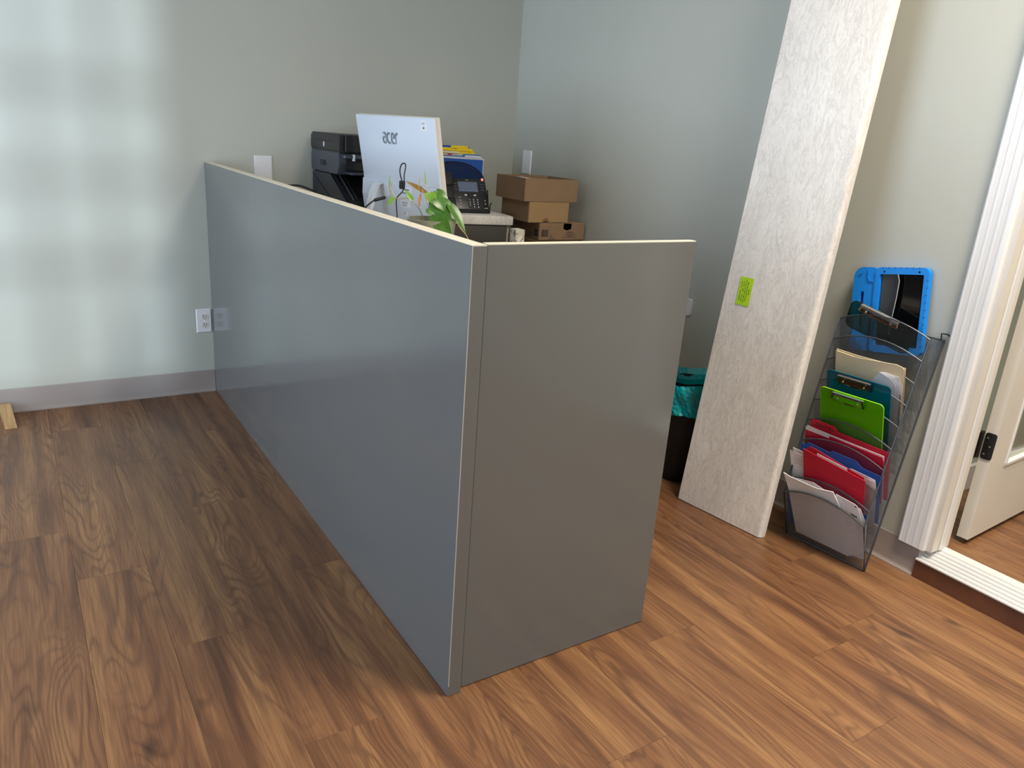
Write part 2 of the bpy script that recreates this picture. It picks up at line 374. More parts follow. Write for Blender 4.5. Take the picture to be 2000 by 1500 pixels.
# vinyl cove base: flat strip with a flared toe
def cove(name, ax, a0, a1, pos, label=None):
    prof = [(0, 0), (0.013, 0), (0.013, 0.004), (0.007, 0.010), (0.0045, 0.018), (0.003, 0.1), (0.002, 0.107), (0, 0.108)]
    m = MB()
    if ax == 'x': m.prism([(-d, z) for d, z in prof], a0, a1, 'x')      # along x on the back wall, (y, z)
    else:
        n = len(prof); vs = [(-d, a, z) for a in (a0, a1) for d, z in prof]
        m.add(vs, [tuple(range(n)), tuple(range(n, 2 * n))[::-1]] + [(i, (i + 1) % n, n + (i + 1) % n, n + i) for i in range(n)])
    return struct(name, m, 'base', label, smooth=True)
cove('baseboard_back', 'x', XL, -1.652, 0, 'taupe vinyl cove base along the back wall')
cove('baseboard_right', 'y', -2.652, -0.005, 0, 'taupe vinyl cove base along the right wall')

# ------------------------------------------------------------------ doorway on the right: casing, jamb, step, door
def fluted(y0, y1, z0, z1, x0=0.0):
    W = y1 - y0; pr = [(0.00, 0.010), (0.05, 0.016), (0.16, 0.018)]
    for c in (0.20, 0.44, 0.68): pr += [(c, 0.018), (c + 0.03, 0.0174), (c + 0.17, 0.0174), (c + 0.20, 0.018)]
    pr += [(0.92, 0.018), (0.96, 0.014), (1.0, 0.010)]
    poly = [(x0, y0)] + [(x0 - d, y0 + f * W) for f, d in pr] + [(x0, y1)]
    return MB().prism([(a, b) for a, b in poly], z0, z1, 'z')
t1 = struct('trim_1', fluted(-2.672, -2.578, 0.104, 2.27), 'white', 'white fluted door casing'); 
t2 = struct('trim_2', fluted(-3.64, -3.545, 0.104, 2.27), 'white')
struct('trim_3', MB().box((-0.02, -3.64, 2.27), (0.0, -2.578, 2.36), bev=0.003), 'white')
jamb = struct('door_1', MB().box((-0.004, -2.690, 0.104), (0.099, -2.666, DZ)).box((-0.004, -3.55, 0.104), (0.099, -3.526, DZ)).box((-0.004, -3.526, DZ - 0.024), (0.099, -2.690, DZ)), 'trim_warm', 'white door frame with the door swung open')
obj('door_stop', MB().box((0.036, -2.6955, 0.104), (0.068, -2.690, DZ - 0.024), bev=0.0015), 'white', jamb)
obj('door_stop', MB().box((0.042, -3.526, 0.104), (0.082, -3.512, DZ - 0.024), bev=0.0015), 'white', jamb)
# step: dark riser and a ribbed white threshold
st = thing('step_threshold', 'ribbed white threshold on a dark wood riser below the doorway', 'threshold', (0, -3.1, 0))
obj('riser', MB().box((-0.012, -0.60, 0.0), (0.0, 0.448, 0.068), bev=0.001), 'riser', st)
pts = [(-0.016, 0.064)]
nr = 5
for k in range(nr):
    xa = -0.016 + k * 0.013; za = 0.068 + k * 0.0072
    pts += [(xa, za), (xa + 0.003, za + 0.003), (xa + 0.009, za + 0.003), (xa + 0.0115, za + 0.0005)]
pts += [(0.050, 0.104), (0.086, 0.104), (0.095, 0.101), (0.095, 0.064)]
m = MB(); n = len(pts); vs = [(x, y, z) for y in (-0.60, 0.446) for x, z in pts]
m.add(vs, [tuple(range(n)), tuple(range(n, 2 * n))[::-1]] + [(i, (i + 1) % n, n + (i + 1) % n, n + i) for i in range(n)])
obj('ribbed_nosing', m, 'sill', st)
# side room behind the doorway
f2 = struct('floor', MB().box((0.096, -4.6, 0.02), (3.0, -2.45, 0.0938)), 'seamdark', 'brown plank floor of the side room')
planks(f2, 'floorwood', {k: (0.097 + PW * k, min(0.097 + PW * (k + 1), 2.999)) for k in range(16)}, -4.6, -2.45, 0.1, {})
struct('wall_side_room', MB().box((0.096, -2.45, 0.0), (3.1, -2.35, CZ)).box((3.0, -4.6, 0.0), (3.1, -2.45, CZ)).box((0.096, -4.7, 0.0), (3.1, -4.6, CZ)), 'wall_b')
struct('ceiling', MB().box((0.096, -4.7, 2.9), (3.1, -2.35, 3.0)), 'ceil')
struct('baseboard_side', MB().box((0.096, -2.465, 0.1), (3.0, -2.45, 0.2)).box((2.985, -4.6, 0.1), (3.0, -2.465, 0.2)), 'white')
# door leaf: hinged at the far edge of the jamb, a little past square
leaf = struct('door_2', MB(), 'white', 'white door with a glass panel, swung open'); 
bpy.data.objects.remove(leaf)
dm = MB(); DW, DT, DH = 0.80, 0.036, 2.02
SX, RB, RT = 0.128, 0.245, 0.13
dm.box((0, -DT, 0), (SX, 0, DH)).box((DW - SX, -DT, 0), (DW, 0, DH)).box((SX, -DT, 0), (DW - SX, 0, RB)).box((SX, -DT, DH - RT), (DW - SX, 0, DH))
leaf = struct('door_2', dm, 'trim_warm', 'white door with a glass panel, swung open into the side room')
leaf.location = (0.172, -2.676, 0.120); leaf.rotation_euler = (0, 0, math.radians(3.2))
obj('pane', MB().box((SX, -DT / 2 - 0.003, RB), (DW - SX, -DT / 2 + 0.003, DH - RT)), 'glass', leaf)
for a, b in (((SX - 0.001, -DT - 0.004, RB - 0.001), (DW - SX, -DT + 0.014, RB + 0.014)), ((SX - 0.001, -DT - 0.004, RB), (SX + 0.014, -DT + 0.014, DH - RT)), ((DW - SX - 0.014, -DT - 0.004, RB), (DW - SX, -DT + 0.014, DH - RT))):
    obj('glazing_bead', MB().box(a, b, bev=0.003), 'white', leaf)
def hinge(z):
    # plate let into the hinge edge, knuckle toward the jamb
    h = obj('hinge', MB().prism(rrect(0.034, 0.09, 0.008, 4, -DT / 2 - 0.002, z), -0.0026, 0.0, 'x'), 'black', leaf)
    obj('knuckle', MB().tube([(-0.006, 0.006, z - 0.046), (-0.006, 0.006, z + 0.046)], 0.0065, 10), 'black', h, smooth=True)
    obj('jamb_plate', MB().box((-0.036, 0.004, z - 0.045), (-0.006, 0.0068, z + 0.045)), 'black', h)
    for dz in (-0.028, 0, 0.028): obj('screw', MB().tube([(-0.0036, -DT / 2 + (0.006 if dz else -0.006), z + dz), (-0.0024, -DT / 2 + (0.006 if dz else -0.006), z + dz)], 0.0035, 8), 'chrome', h)
hinge(0.335); hinge(1.75)

# ------------------------------------------------------------------ reception counter panels
P_, L_, W_, T_, H_ = 1.6507, 2.4397, 0.6369, 0.0365, 1.09
rc = thing('reception_counter', 'tall grey laminate reception counter wrapping the desk, cream top edges', 'counter', (-P_, -L_, 0))
fp = obj('front_panel', MB().box((0, 0, 0), (T_, L_ - 0.002, H_ - 0.0015), bev=0.0012), 'panel', rc)
obj('top_edge', MB().box((0.0008, 0.001, H_ - 0.0015), (T_ - 0.0008, L_ - 0.003, H_)), 'edge', fp)
obj('corner_edge', MB().box((0.0005, -0.0008, 0.03), (0.0022, 0.0004, H_ - 0.002)), 'cablight', fp)
ep = obj('end_panel', MB().box((T_ + 0.007, 0.012, 0.002), (W_, 0.034, H_ - 0.0015), bev=0.0012), 'panel', rc)
obj('top_edge', MB().box((T_ + 0.007, 0.013, H_ - 0.0015), (W_ - 0.001, 0.033, H_)), 'edge', ep)
obj('gap_shade_strip', MB().box((T_, 0.035, 0.0), (T_ + 0.03, 0.064, H_ - 0.004)), 'blackmatte', rc)  # added strip behind the panel gap, coloured black to stand in for its shade

# desk surface behind it
DZT = 0.825
dk = thing('desk', 'work desk with veined laminate top hidden behind the grey counter', 'desk', (-1.0, -1.56, 0))
obj('desktop', MB().box((-0.61, -0.83, DZT - 0.03), (-0.04, 0.945, DZT), bev=0.003), 'laminate', dk)
obj('return_top', MB().box((-0.039, 0.28, DZT - 0.03), (0.60, 0.84, DZT), bev=0.003), 'laminate', dk)
for sx, ys_ in ((-0.57, (-0.79, 0.90)), (-0.08, (-0.79, 0.90)), (0.55, (0.33, 0.79))):
    for sy in ys_: obj('leg', MB().box((sx - 0.025, sy - 0.025, 0), (sx + 0.025, sy + 0.025, DZT - 0.03)), 'cablight', dk)
ps = thing('printer_stand', 'low dark stand under the printers in the corner by the counter', 'stand', (-1.21, -0.35, 0))
obj('body', MB().box((-0.38, -0.24, 0.04), (0.38, 0.33, DZT - 0.025)), 'cab', ps)
obj('top', MB().box((-0.39, -0.255, DZT - 0.025), (0.39, 0.34, DZT), bev=0.003), 'laminate', ps)
obj('plinth', MB().box((-0.36, -0.20, 0), (0.36, 0.30, 0.04)), 'blackmatte', ps)

# cabinet with the phone worktop, turned a little
CA = math.radians(-11.0)
cb = thing('base_cabinet', 'charcoal cabinet with a pale veined worktop carrying the desk phone', 'cabinet', (-0.388, -0.645, 0), CA)
WT = 0.932
obj('worktop', MB().box((-0.405, 0.0, WT - 0.042), (0.0, 0.55, WT), bev=0.004, seg=2), 'laminate', cb, smooth=True)
obj('body', MB().box((-0.40, 0.022, 0.0), (-0.012, 0.54, WT - 0.042)), 'cablight', cb)
dr = obj('drawer', MB().box((-0.398, 0.010, 0.56), (-0.026, 0.022, WT - 0.046), bev=0.0015), 'cab', cb)
obj('door', MB().box((-0.398, 0.010, 0.03), (-0.026, 0.022, 0.55), bev=0.0015), 'cab', cb)

# ------------------------------------------------------------------ monitor (all-in-one seen from behind)
EW = Vector((0.15286, -0.98825, 0)); NB = Vector((-0.98825, -0.15286, 0)); ta = math.radians(10)
EDN = (-NB * math.sin(ta) + Vector((0, 0, -math.cos(ta)))).normalized(); TLp = Vector((-1.136, -0.511, 1.339))
MW, MH = 0.563, 0.425
ZM = EW.cross(-EDN)                       # local: x = width, y = up, z = out of the back
mbase = TLp + EW * (MW / 2) + EDN * MH
mm = Matrix((( EW.x, -EDN.x, ZM.x, mbase.x), (EW.y, -EDN.y, ZM.y, mbase.y), (EW.z, -EDN.z, ZM.z, mbase.z), (0, 0, 0, 1)))
mon = thing('monitor', 'silver all-in-one computer seen from behind, maker logo on its back', 'monitor', mat=mm)
X0, X1 = -MW / 2, MW / 2
obj('shell', MB().box((X0, 0, -0.014), (X1, MH, 0), bev=0.004, seg=2), 'monback', mon, smooth=True)
obj('bezel', MB().box((X0 - 0.0004, -0.0005, -0.032), (X1 + 0.0004, MH + 0.0004, -0.0135), bev=0.003), 'monedge', mon)
obj('screen', MB().box((X0 + 0.008, 0.03, -0.0326), (X1 - 0.008, MH - 0.008, -0.0318)), 'screen', mon)
# lower hump that houses the computer
hm = obj('lower_housing', MB().prism([(0.003, -0.002), (0.168, -0.002), (0.162, 0.008), (0.10, 0.020), (0.003, 0.020)], X0 + 0.004, X1 - 0.004, 'x'), 'monback', mon)
obj('seam', MB().box((X0 + 0.004, 0.1685, 0.0), (X1 - 0.004, 0.1725, 0.0016)), 'silver', mon)
def on_mon(a, b): return (X0 + a, MH - b)
# maker's name in rounded strokes
def strokes(lines, wd):
    m = MB()
    for ln_ in lines:
        for i in range(len(ln_) - 1):
            a = Vector((*ln_[i], 0)); b = Vector((*ln_[i + 1], 0)); d = (b - a).normalized(); n_ = Vector((-d.y, d.x, 0)) * wd / 2; e = d * wd * 0.28
            if i > 0: a = a - e
            if i < len(ln_) - 2: b = b + e
            vs = [a - n_, b - n_, b + n_, a + n_]; m.add([tuple(v) for v in vs] + [(v.x, v.y, 0.0012) for v in vs], [(4, 5, 6, 7), (0, 1, 5, 4), (1, 2, 6, 5), (2, 3, 7, 6), (3, 0, 4, 7)])
    return m
def arc(cx, cy, rx, ry, a0, a1, n=10): return [(cx + rx * math.cos(math.radians(a0 + (a1 - a0) * i / n)), cy + ry * math.sin(math.radians(a0 + (a1 - a0) * i / n))) for i in range(n + 1)]
S_ = 0.0125
def sc_(l, ox): return [((x + ox) * S_, y * S_) for x, y in l]
letters = [sc_([(0.2, 3.0), (1.3, 3.0)] + arc(1.3, 2.3, .7, .7, 90, 0, 6) + [(2.0, 0)], 0), sc_([(2.0, 1.7), (0.9, 1.7)] + arc(0.9, 0.85, .75, .85, 90, 270, 8) + [(2.0, 0)], 0),
           sc_([(2.1, 3.0), (1.4, 3.0)] + arc(1.4, 1.5, 1.2, 1.5, 90, 270, 10) + [(2.1, 0)], 2.5),
           sc_([(0.4, 1.5), (2.1, 1.75)] + arc(1.35, 1.9, .78, 1.1, -10, 180, 9) + [(0.5, 1.2)] + arc(1.4, 1.1, .9, 1.1, 180, 270, 6) + [(2.2, 0)], 4.7),
           sc_([(0.5, -0.2), (0.5, 1.9)] + arc(1.5, 1.9, 1.0, 1.1, 180, 90, 6) + [(2.0, 3.0)], 7.1)]
ax_, ay_ = on_mon(0.189, 0.104)
obj('logo', strokes(letters, 0.0088), 'logo', mon, loc=(ax_ + 0.008, ay_, 0.0003), label='grey lettering reading acer')
lx, ly = on_mon(0.495, 0.028)
st_ = obj('energy_label', MB().prism(rrect(0.044, 0.040, 0.006), 0, 0.0005, 'z'), 'plate', mon, loc=(lx, ly, 0.0001))
obj('print', text_mesh('ACER\n——', 0.008, 0.0001, space=0.8), 'ink', st_, loc=(0, 0.005, 0.0007)); obj('print', MB().box((-0.004, -0.012, 0), (0.004, -0.005, 0.0003)), 'ink', st_, loc=(0, 0, 0.0005))
for a, b, ww, hh in ((0.345, 0.295, 0.075, 0.05), (0.34, 0.338, 0.07, 0.026), (0.33, 0.376, 0.04, 0.018)):
    qx, qy = on_mon(a, b); zz = 0.0205 if b > 0.32 else 0.0135
    q = obj('label', MB().box((-ww / 2, -hh / 2, 0), (ww / 2, hh / 2, 0.0006)), 'paper', mon, loc=(qx, qy, zz), rot=(math.radians(-8) if b < 0.32 else 0, 0, 0))
    for i in range(3):
        yy = -hh / 2 + hh * (i + 0.8) / 3.6; obj('print', MB().box((-ww * 0.4, yy - hh * 0.06, 0.0006), (ww * (0.1 + 0.08 * i), yy + hh * 0.06, 0.0008)), 'faintink', q)
# stand: hinge block, bent strut, foot
hx_, hy_ = on_mon(0.185, 0.285)
obj('hinge_block', MB().box((hx_ - 0.05, hy_ - 0.035, 0.01), (hx_ + 0.05, hy_ + 0.02, 0.030), bev=0.004), 'silver', mon)
inv = mm.inverted()
def wl(p): return tuple(inv @ Vector(p))
hw = mm @ Vector((hx_, hy_, 0.03))
path = [(0.0, 0.020), (0.018, 0.014), (0.034, -0.015), (0.050, -0.08), (0.066, -0.15), (0.078, hw.z * -1 + DZT + 0.012)]
vs = []
for i, (o_, dz) in enumerate(path):
    c0 = hw + NB * o_ + Vector((0, 0, dz)); wd = 0.019
    for sd in (-wd, wd):
        for tk in (0.0, 0.014): vs.append(wl(c0 + EW * sd + NB * tk))
fs = []
for i in range(len(path) - 1):
    b = i * 4; fs += [(b, b + 1, b + 5, b + 4), (b + 2, b + 6, b + 7, b + 3), (b + 1, b + 3, b + 7, b + 5), (b, b + 4, b + 6, b + 2)]
fs += [(0, 2, 3, 1), (len(vs) - 4, len(vs) - 3, len(vs) - 1, len(vs) - 2)]
obj('strut', MB().add(vs, fs), 'silver', mon, smooth=True)
fc = hw + NB * 0.06; fc.z = DZT
fm = Matrix.Translation(fc) @ Matrix.Rotation(math.atan2(EW.y, EW.x), 4, 'Z')
obj('foot', MB().prism(rrect(0.22, 0.20, 0.03), 0, 0.012, 'z', inv @ fm), 'silver', mon)

# usb cable looped on the monitor's back
cabl = [(-1.173, -1.076, 1.108), (-1.176, -1.067, 1.128), (-1.176, -1.060, 1.148), (-1.170, -1.057, 1.167), (-1.161, -1.060, 1.174), (-1.156, -1.065, 1.168), (-1.160, -1.070, 1.149), (-1.165, -1.074, 1.129), (-1.168, -1.085, 1.094), (-1.177, -1.087, 1.073), (-1.196, -1.083, 1.051), (-1.200, -1.087, 1.032), (-1.202, -1.096, 1.008), (-1.203, -1.108, 0.96), (-1.20, -1.11, 0.86), (-1.19, -1.10, DZT + 0.004), (-1.12, -1.0, DZT + 0.004)]
def smooth_path(p, n=4):
    p = [Vector(q) for q in p]; out = []
    for i in range(len(p) - 1):
        a, b, c, d = p[max(i - 1, 0)], p[i], p[i + 1], p[min(i + 2, len(p) - 1)]
        for k in range(n):
            t = k / n; out.append(0.5 * ((2 * b) + (c - a) * t + (2 * a - 5 * b + 4 * c - d) * t * t + (3 * b - a - 3 * c + d) * t ** 3))
    return out + [p[-1]]
uc = thing('usb_cable', 'thin black cable looped behind the silver monitor', 'cable', cabl[0])
def rel(ps, o): return [tuple(Vector(p) - Vector(o)) for p in ps]
obj('cord', MB().tube(rel(smooth_path(cabl), cabl[0]), 0.0024, 6), 'blackmatte', uc, smooth=True)
obj('plug', MB().box((-0.009, -0.010, -0.026), (0.009, 0.010, 0.004), bev=0.003), 'blackmatte', uc)

# ------------------------------------------------------------------ printers
lp = thing('printer', 'navy-black printer with a sloped lid below the other printer', 'printer', (-1.16, -0.010, DZT))
side = [(-0.02, 0.0), (-0.495, 0.0), (-0.495, 0.11), (-0.47, 0.15), (-0.27, 0.255), (-0.02, 0.255)]
obj('body', MB().prism([(y, z) for y, z in side], 0.012, 0.348, 'x'), 'blackmatte', lp)
for x0 in (0.0, 0.348):
    sp_ = obj('side_panel', MB().prism([(-0.022, 0.002), (-0.494, 0.002), (-0.494, 0.108), (-0.465, 0.145), (-0.265, 0.249), (-0.022, 0.249)], x0, x0 + 0.012, 'x'), 'navyblack', lp)
    xx = x0 - 0.0006 if x0 == 0 else x0 + 0.0126
    obj('panel_line', MB().tube([(xx, -0.03, 0.235), (xx, -0.2, 0.17), (xx, -0.36, 0.105), (xx, -0.49, 0.04)], 0.0012, 5), 'blackmatte', sp_)
    obj('panel_line', MB().tube([(xx, -0.03, 0.13), (xx, -0.18, 0.10), (xx, -0.26, 0.105), (xx, -0.29, 0.12)], 0.0010, 5), 'charcoal', sp_)
lid = obj('lid', MB().box((0.05, -0.200, 0.0), (0.31, 0.0, 0.010), bev=0.003), 'black', lp, loc=(0, -0.284, 0.243), rot=(math.radians(27.7), 0, 0))
obj('print', text_mesh('WF', 0.022, 0.0002, bold=0.0006), 'silver', lid, loc=(0.15, -0.10, 0.0105)); obj('latch', MB().box((0.10, -0.196, 0.010), (0.13, -0.190, 0.013)), 'silver', lid)
for sx in (0.034, 0.328): obj('lid_rail', MB().tube([(sx, -0.285, 0.248), (sx, -0.470, 0.152)], 0.004, 6), 'charcoal', lp)
up = thing('printer', 'black multifunction printer stacked on the sloped printer against the wall', 'printer', (-1.165, -0.010, DZT + 0.255))
obj('body', MB().prism([(-0.02, 0.0), (-0.37, 0.0), (-0.395, 0.05), (-0.395, 0.09), (-0.02, 0.09)], 0.006, 0.35, 'x'), 'charcoal', up)
sd_ = obj('side_panel', MB().prism([(-0.03, 0.0), (-0.36, 0.0), (-0.385, 0.03), (-0.385, 0.092), (-0.03, 0.092), (-0.018, 0.075), (-0.018, 0.02)], 0.0, 0.006, 'x'), 'charcoal', up)
obj('grip', MB().box((-0.002, -0.22, 0.028), (0.001, -0.15, 0.052), bev=0.001), 'blackmatte', sd_)
obj('grip_bar', MB().box((-0.003, -0.185, 0.030), (0.0, -0.175, 0.050)), 'charcoal', sd_)
hd = obj('scanner_head', MB().prism([(-0.035, 0.092), (-0.395, 0.092), (-0.40, 0.165), (-0.385, 0.172), (-0.045, 0.172), (-0.02, 0.155), (-0.018, 0.11)], -0.002, 0.352, 'x'), 'black', up)
obj('recess_line', MB().box((-0.0032, -0.33, 0.138), (-0.0015, -0.08, 0.1405)), 'blackmatte', hd); obj('recess_line', MB().box((-0.0032, -0.385, 0.098), (-0.0015, -0.03, 0.1005)), 'blackmatte', hd)
obj('badge', MB().box((-0.0036, -0.205, 0.112), (-0.0015, -0.192, 0.132), bev=0.0008), 'silver', hd)
obj('control_panel', MB().box((0.02, -0.412, 0.098), (0.34, -0.398, 0.168), bev=0.003), 'blackmatte', up)
obj('output_slot', MB().box((0.03, -0.40, 0.02), (0.34, -0.36, 0.07)), 'blackmatte', up)
obj('front_lip', MB().box((0.01, -0.425, 0.07), (0.34, -0.385, 0.088), bev=0.004), 'charcoal', up)
obj('latch', MB().box((0.05, -0.428, 0.062), (0.06, -0.415, 0.090), bev=0.001), 'silver', up); obj('print', MB().box((0.10, -0.4128, 0.088), (0.14, -0.412, 0.094)), 'paper', up)
obj('output_tray', MB().box((0.03, -0.46, 0.004), (0.34, -0.37, 0.014), bev=0.003), 'charcoal', up)

pcb = [(-1.52, -0.42, 0.98), (-1.48, -0.37, 1.018), (-1.351, -0.35, 1.025), (-1.317, -0.35, 1.021), (-1.282, -0.35, 1.009), (-1.252, -0.35, 0.994), (-1.21, -0.34, 0.95), (-1.20, -0.30, DZT + 0.004), (-1.19, -0.15, DZT + 0.004)]
pw_ = thing('power_cable', 'black power cord curling behind the counter beside the printers', 'cord', pcb[-1])
obj('cord', MB().tube(rel(smooth_path([(-1.53, -0.46, DZT + 0.004), (-1.53, -0.45, 0.9)] + pcb), pcb[-1]), 0.004, 6), 'blackmatte', pw_, smooth=True)
mcb = [(-1.30, -0.80, DZT + 0.004), (-1.25, -0.80, 0.90), (-1.205, -0.79, 0.975), (-1.165, -0.80, 1.012), (-1.135, -0.80, 1.02)]
mc_ = thing('power_cable', 'black power lead plugged into the left side of the monitor back', 'cord', mcb[0])
obj('cord', MB().tube(rel(smooth_path(mcb), mcb[0]), 0.0032, 6), 'blackmatte', mc_, smooth=True)
obj('plug', MB().tube(rel([(-1.165, -0.80, 1.012), (-1.12, -0.80, 1.024)], mcb[0]), 0.007, 8), 'blackmatte', mc_)

# keyboard on the desk
kb = thing('keyboard', 'black keyboard lying on the desk behind the plant', 'keyboard', (-0.74, -0.98, DZT), math.radians(98))
obj('case', MB().box((-0.21, -0.07, 0), (0.21, 0.07, 0.018), bev=0.004), 'black', kb)
km = MB().box((-0.007, -0.007, 0), (0.007, 0.007, 0.006), bev=0.0015).mesh('key'); km.materials.append(M['blackmatte'])
for r in range(5):
    for c in range(22): obj('key', km, None, kb, loc=(-0.19 + c * 0.0181, -0.045 + r * 0.0205, 0.018))

# tissue box
tb = thing('tissue_box', 'small box printed with beige triangles beside the cabinet', 'box', (-0.448, -0.79, DZT), math.radians(-4))
obj('carton', MB().box((-0.018, -0.005, 0), (0.030, 0.055, 0.066), bev=0.002), 'tri', tb); obj('top_slot', MB().box((-0.006, 0.01, 0.066), (0.018, 0.04, 0.0666)), 'paper', tb)

# ------------------------------------------------------------------ folders in a black mesh sorter on the phone worktop
def cabm(u, v, z=WT): # cabinet local -> world
    c, s = math.cos(CA), math.sin(CA); return (-0.388 + u * c - v * s, -0.645 + u * s + v * c, z)
fs_ = thing('file_sorter', 'black mesh desk sorter with arched front holding file folders', 'file sorter', cabm(-0.175, 0.42), CA)
def sheet(poly, thick=0.0): pass
def mesh_panel(name, poly, mat, parent, T=None, uvs=1.0, label=None):
    """flat mesh sheet with UVs in metres; poly in local xy, T places it"""
    me = bpy.data.meshes.new(name); vs = [tuple(T @ Vector((a, b, 0))) if T else (a, b, 0) for a, b in poly]
    me.from_pydata(vs, [], [tuple(range(len(poly)))]); uv = me.uv_layers.new(name='UVMap')
    for li, l in enumerate(me.loops): uv.data[li].uv = (poly[l.vertex_index][0], poly[l.vertex_index][1])
    me.update(); return obj(name, me, mat, parent, label=label)
SWd = 0.165
archp = [(SWd * math.cos(math.radians(a)) if 0 < a < 180 else (SWd if a == 0 else -SWd), 0.115 + 0.105 * math.sin(math.radians(a))) for a in range(0, 181, 12)]
mesh_panel('front_mesh', [(-SWd, 0), (SWd, 0)] + archp, 'meshblack', fs_, R3(PI / 2, 0, 0, (0, -0.012, 0)))
obj('front_rim', MB().tube([(a, -0.012, b) for a, b in [(SWd, 0.004)] + archp + [(-SWd, 0.004)]], 0.003, 6), 'blackmatte', fs_, smooth=True)
obj('base', MB().box((-SWd, -0.014, 0), (SWd, 0.11, 0.004)), 'blackmatte', fs_)
mesh_panel('back_mesh', [(-SWd, 0), (SWd, 0), (SWd, 0.2), (-SWd, 0.2)], 'meshblack', fs_, R3(PI / 2, 0, 0, (0, 0.11, 0)))
def folder(label, v, ztop, mat, tabs, u0=-0.33, u1=-0.02, th=0.0022, z0=0.006, notch=0):
    f = thing('file_folder', label, 'folder', cabm((u0 + u1) / 2, v, WT + z0), CA, 'folders in the desk sorter')
    hw_ = (u1 - u0) / 2; h = ztop - WT - z0
    obj('cover', MB().prism(rrect(2 * hw_, h, 0.005, 3, 0, h / 2), -th / 2, th / 2, 'z', R3(PI / 2, 0, 0)), mat, f)
    obj('back_cover', MB().box((-hw_, th / 2 + 0.0012, 0), (hw_, th / 2 + 0.0025, h - 0.004)), mat, f)
    for a, b, hh in tabs:
        obj('tab', MB().prism([(a, h - 0.004), (b, h - 0.004), (b, h + hh - 0.004), (b - 0.008, h + hh), (a + 0.008, h + hh), (a, h + hh - 0.004)], -th / 2 - 0.0002, th / 2, 'z', R3(PI / 2, 0, 0)), mat, f)
    return f
folder('dark blue folder at the front of the desk sorter', 0.425, 1.168, 'bluecard', [])
folder('white folder with a raised tab behind the dark blue one', 0.437, 1.176, 'paper', [(0.055, 0.145, 0.010)], u1=-0.012)
folder('light blue folder standing behind the white folder', 0.450, 1.183, 'lightblue', [(0.05, 0.150, 0.010)], u1=-0.02)
fm_ = folder('manila folder with a red label among the sorter folders', 0.463, 1.192, 'manila', [(-0.09, 0.045, 0.010)], u1=-0.03)
obj('label', MB().box((-0.02, -0.0022, 0.240), (0.003, -0.0014, 0.250)), 'red', fm_)
folder('yellow folder with its tab to the left in the sorter', 0.478, 1.205, 'yellow', [(-0.10, 0.03, 0.006), (0.04, 0.13, 0.012)], u1=-0.05)
folder('tall yellow folder near the back of the sorter', 0.493, 1.218, 'yellow', [(0.02, 0.115, 0.012)], u1=-0.06)
folder('blue folder at the very back of the sorter', 0.508, 1.228, 'bluecard', [(-0.10, -0.02, 0.012)], u1=-0.07)

# ------------------------------------------------------------------ desk phone
ph = thing('desk_phone', 'black office desk phone with grey display and handset', 'telephone', cabm(-0.205, 0.095, WT), CA + math.radians(1))
PT = R3(math.radians(56), 0, 0, (0, 0.0, 0.012))          # face plane: x right, y up the face, z out of it
obj('base', MB().prism([(0.0, 0.0), (0.125, 0.0), (0.12, 0.03), (0.105, 0.13), (0.09, 0.13), (0.0, 0.012)], -0.11, 0.112, 'x'), 'blackmatte', ph)
fc_ = obj('face', MB().box((-0.112, -0.004, -0.012), (0.116, 0.168, 0.008), PT, bev=0.005, seg=2), 'black', ph, smooth=True)
obj('front_ledge', MB().box((-0.112, -0.012, 0.0), (0.118, 0.012, 0.020), bev=0.004), 'black', ph)
obj('display', MB().box((-0.028, 0.096, 0.008), (0.070, 0.148, 0.0095), PT, bev=0.0005), 'lcd', ph)
obj('display_frame', MB().box((-0.034, 0.090, 0.0075), (0.076, 0.154, 0.0086), PT, bev=0.0005), 'blackmatte', ph)
for i in range(4):
    for j in range(3):
        kk = obj('key', MB().box((0.012 + j * 0.020, 0.010 + i * 0.0125, 0.008), (0.026 + j * 0.020, 0.0185 + i * 0.0125, 0.0105), PT, bev=0.001), 'blackmatte', ph)
        obj('digit', text_mesh('*0#789456123'[i * 3 + j], 0.0085, 0.0001, bold=0.0005), 'paper', kk).matrix_local = PT @ Matrix.Translation((0.019 + j * 0.020, 0.0142 + i * 0.0125, 0.0107))
for i in range(3):
    for sx in (-0.05, 0.086):
        kk = obj('line_key', MB().box((sx, 0.102 + i * 0.015, 0.008), (sx + 0.016, 0.110 + i * 0.015, 0.010), PT, bev=0.001), 'charcoal', ph)
for i in range(4): obj('feature_key', MB().box((-0.034, 0.014 + i * 0.016, 0.008), (-0.024, 0.019 + i * 0.016, 0.0098), PT, bev=0.0008), 'cablight', ph)
for i in range(2): obj('feature_key', MB().box((0.094, 0.030 + i * 0.017, 0.008), (0.102, 0.036 + i * 0.017, 0.0098), PT, bev=0.0008), 'cablight', ph)
obj('softkey', MB().box((-0.002, 0.074, 0.008), (0.010, 0.080, 0.0098), PT), 'paper', ph); obj('softkey', MB().box((0.044, 0.074, 0.008), (0.056, 0.080, 0.0098), PT), 'paper', ph)
obj('navigation_ring', MB().lathe([(0.0, 0), (0.011, 0), (0.012, 0.001), (0.010, 0.003), (0.0, 0.003)], 20, PT @ Matrix.Translation((0.027, 0.074, 0.008))), 'blackmatte', ph, smooth=True)
obj('maker_mark', MB().box((0.090, 0.008, 0.008), (0.108, 0.012, 0.0085), PT), 'cablight', ph); obj('maker_mark', MB().box((0.012, 0.157, 0.008), (0.028, 0.160, 0.0085), PT), 'cablight', ph)
obj('message_lamp', MB().box((0.096, 0.158, 0.006), (0.106, 0.169, 0.0095), PT, bev=0.001), 'led', ph)
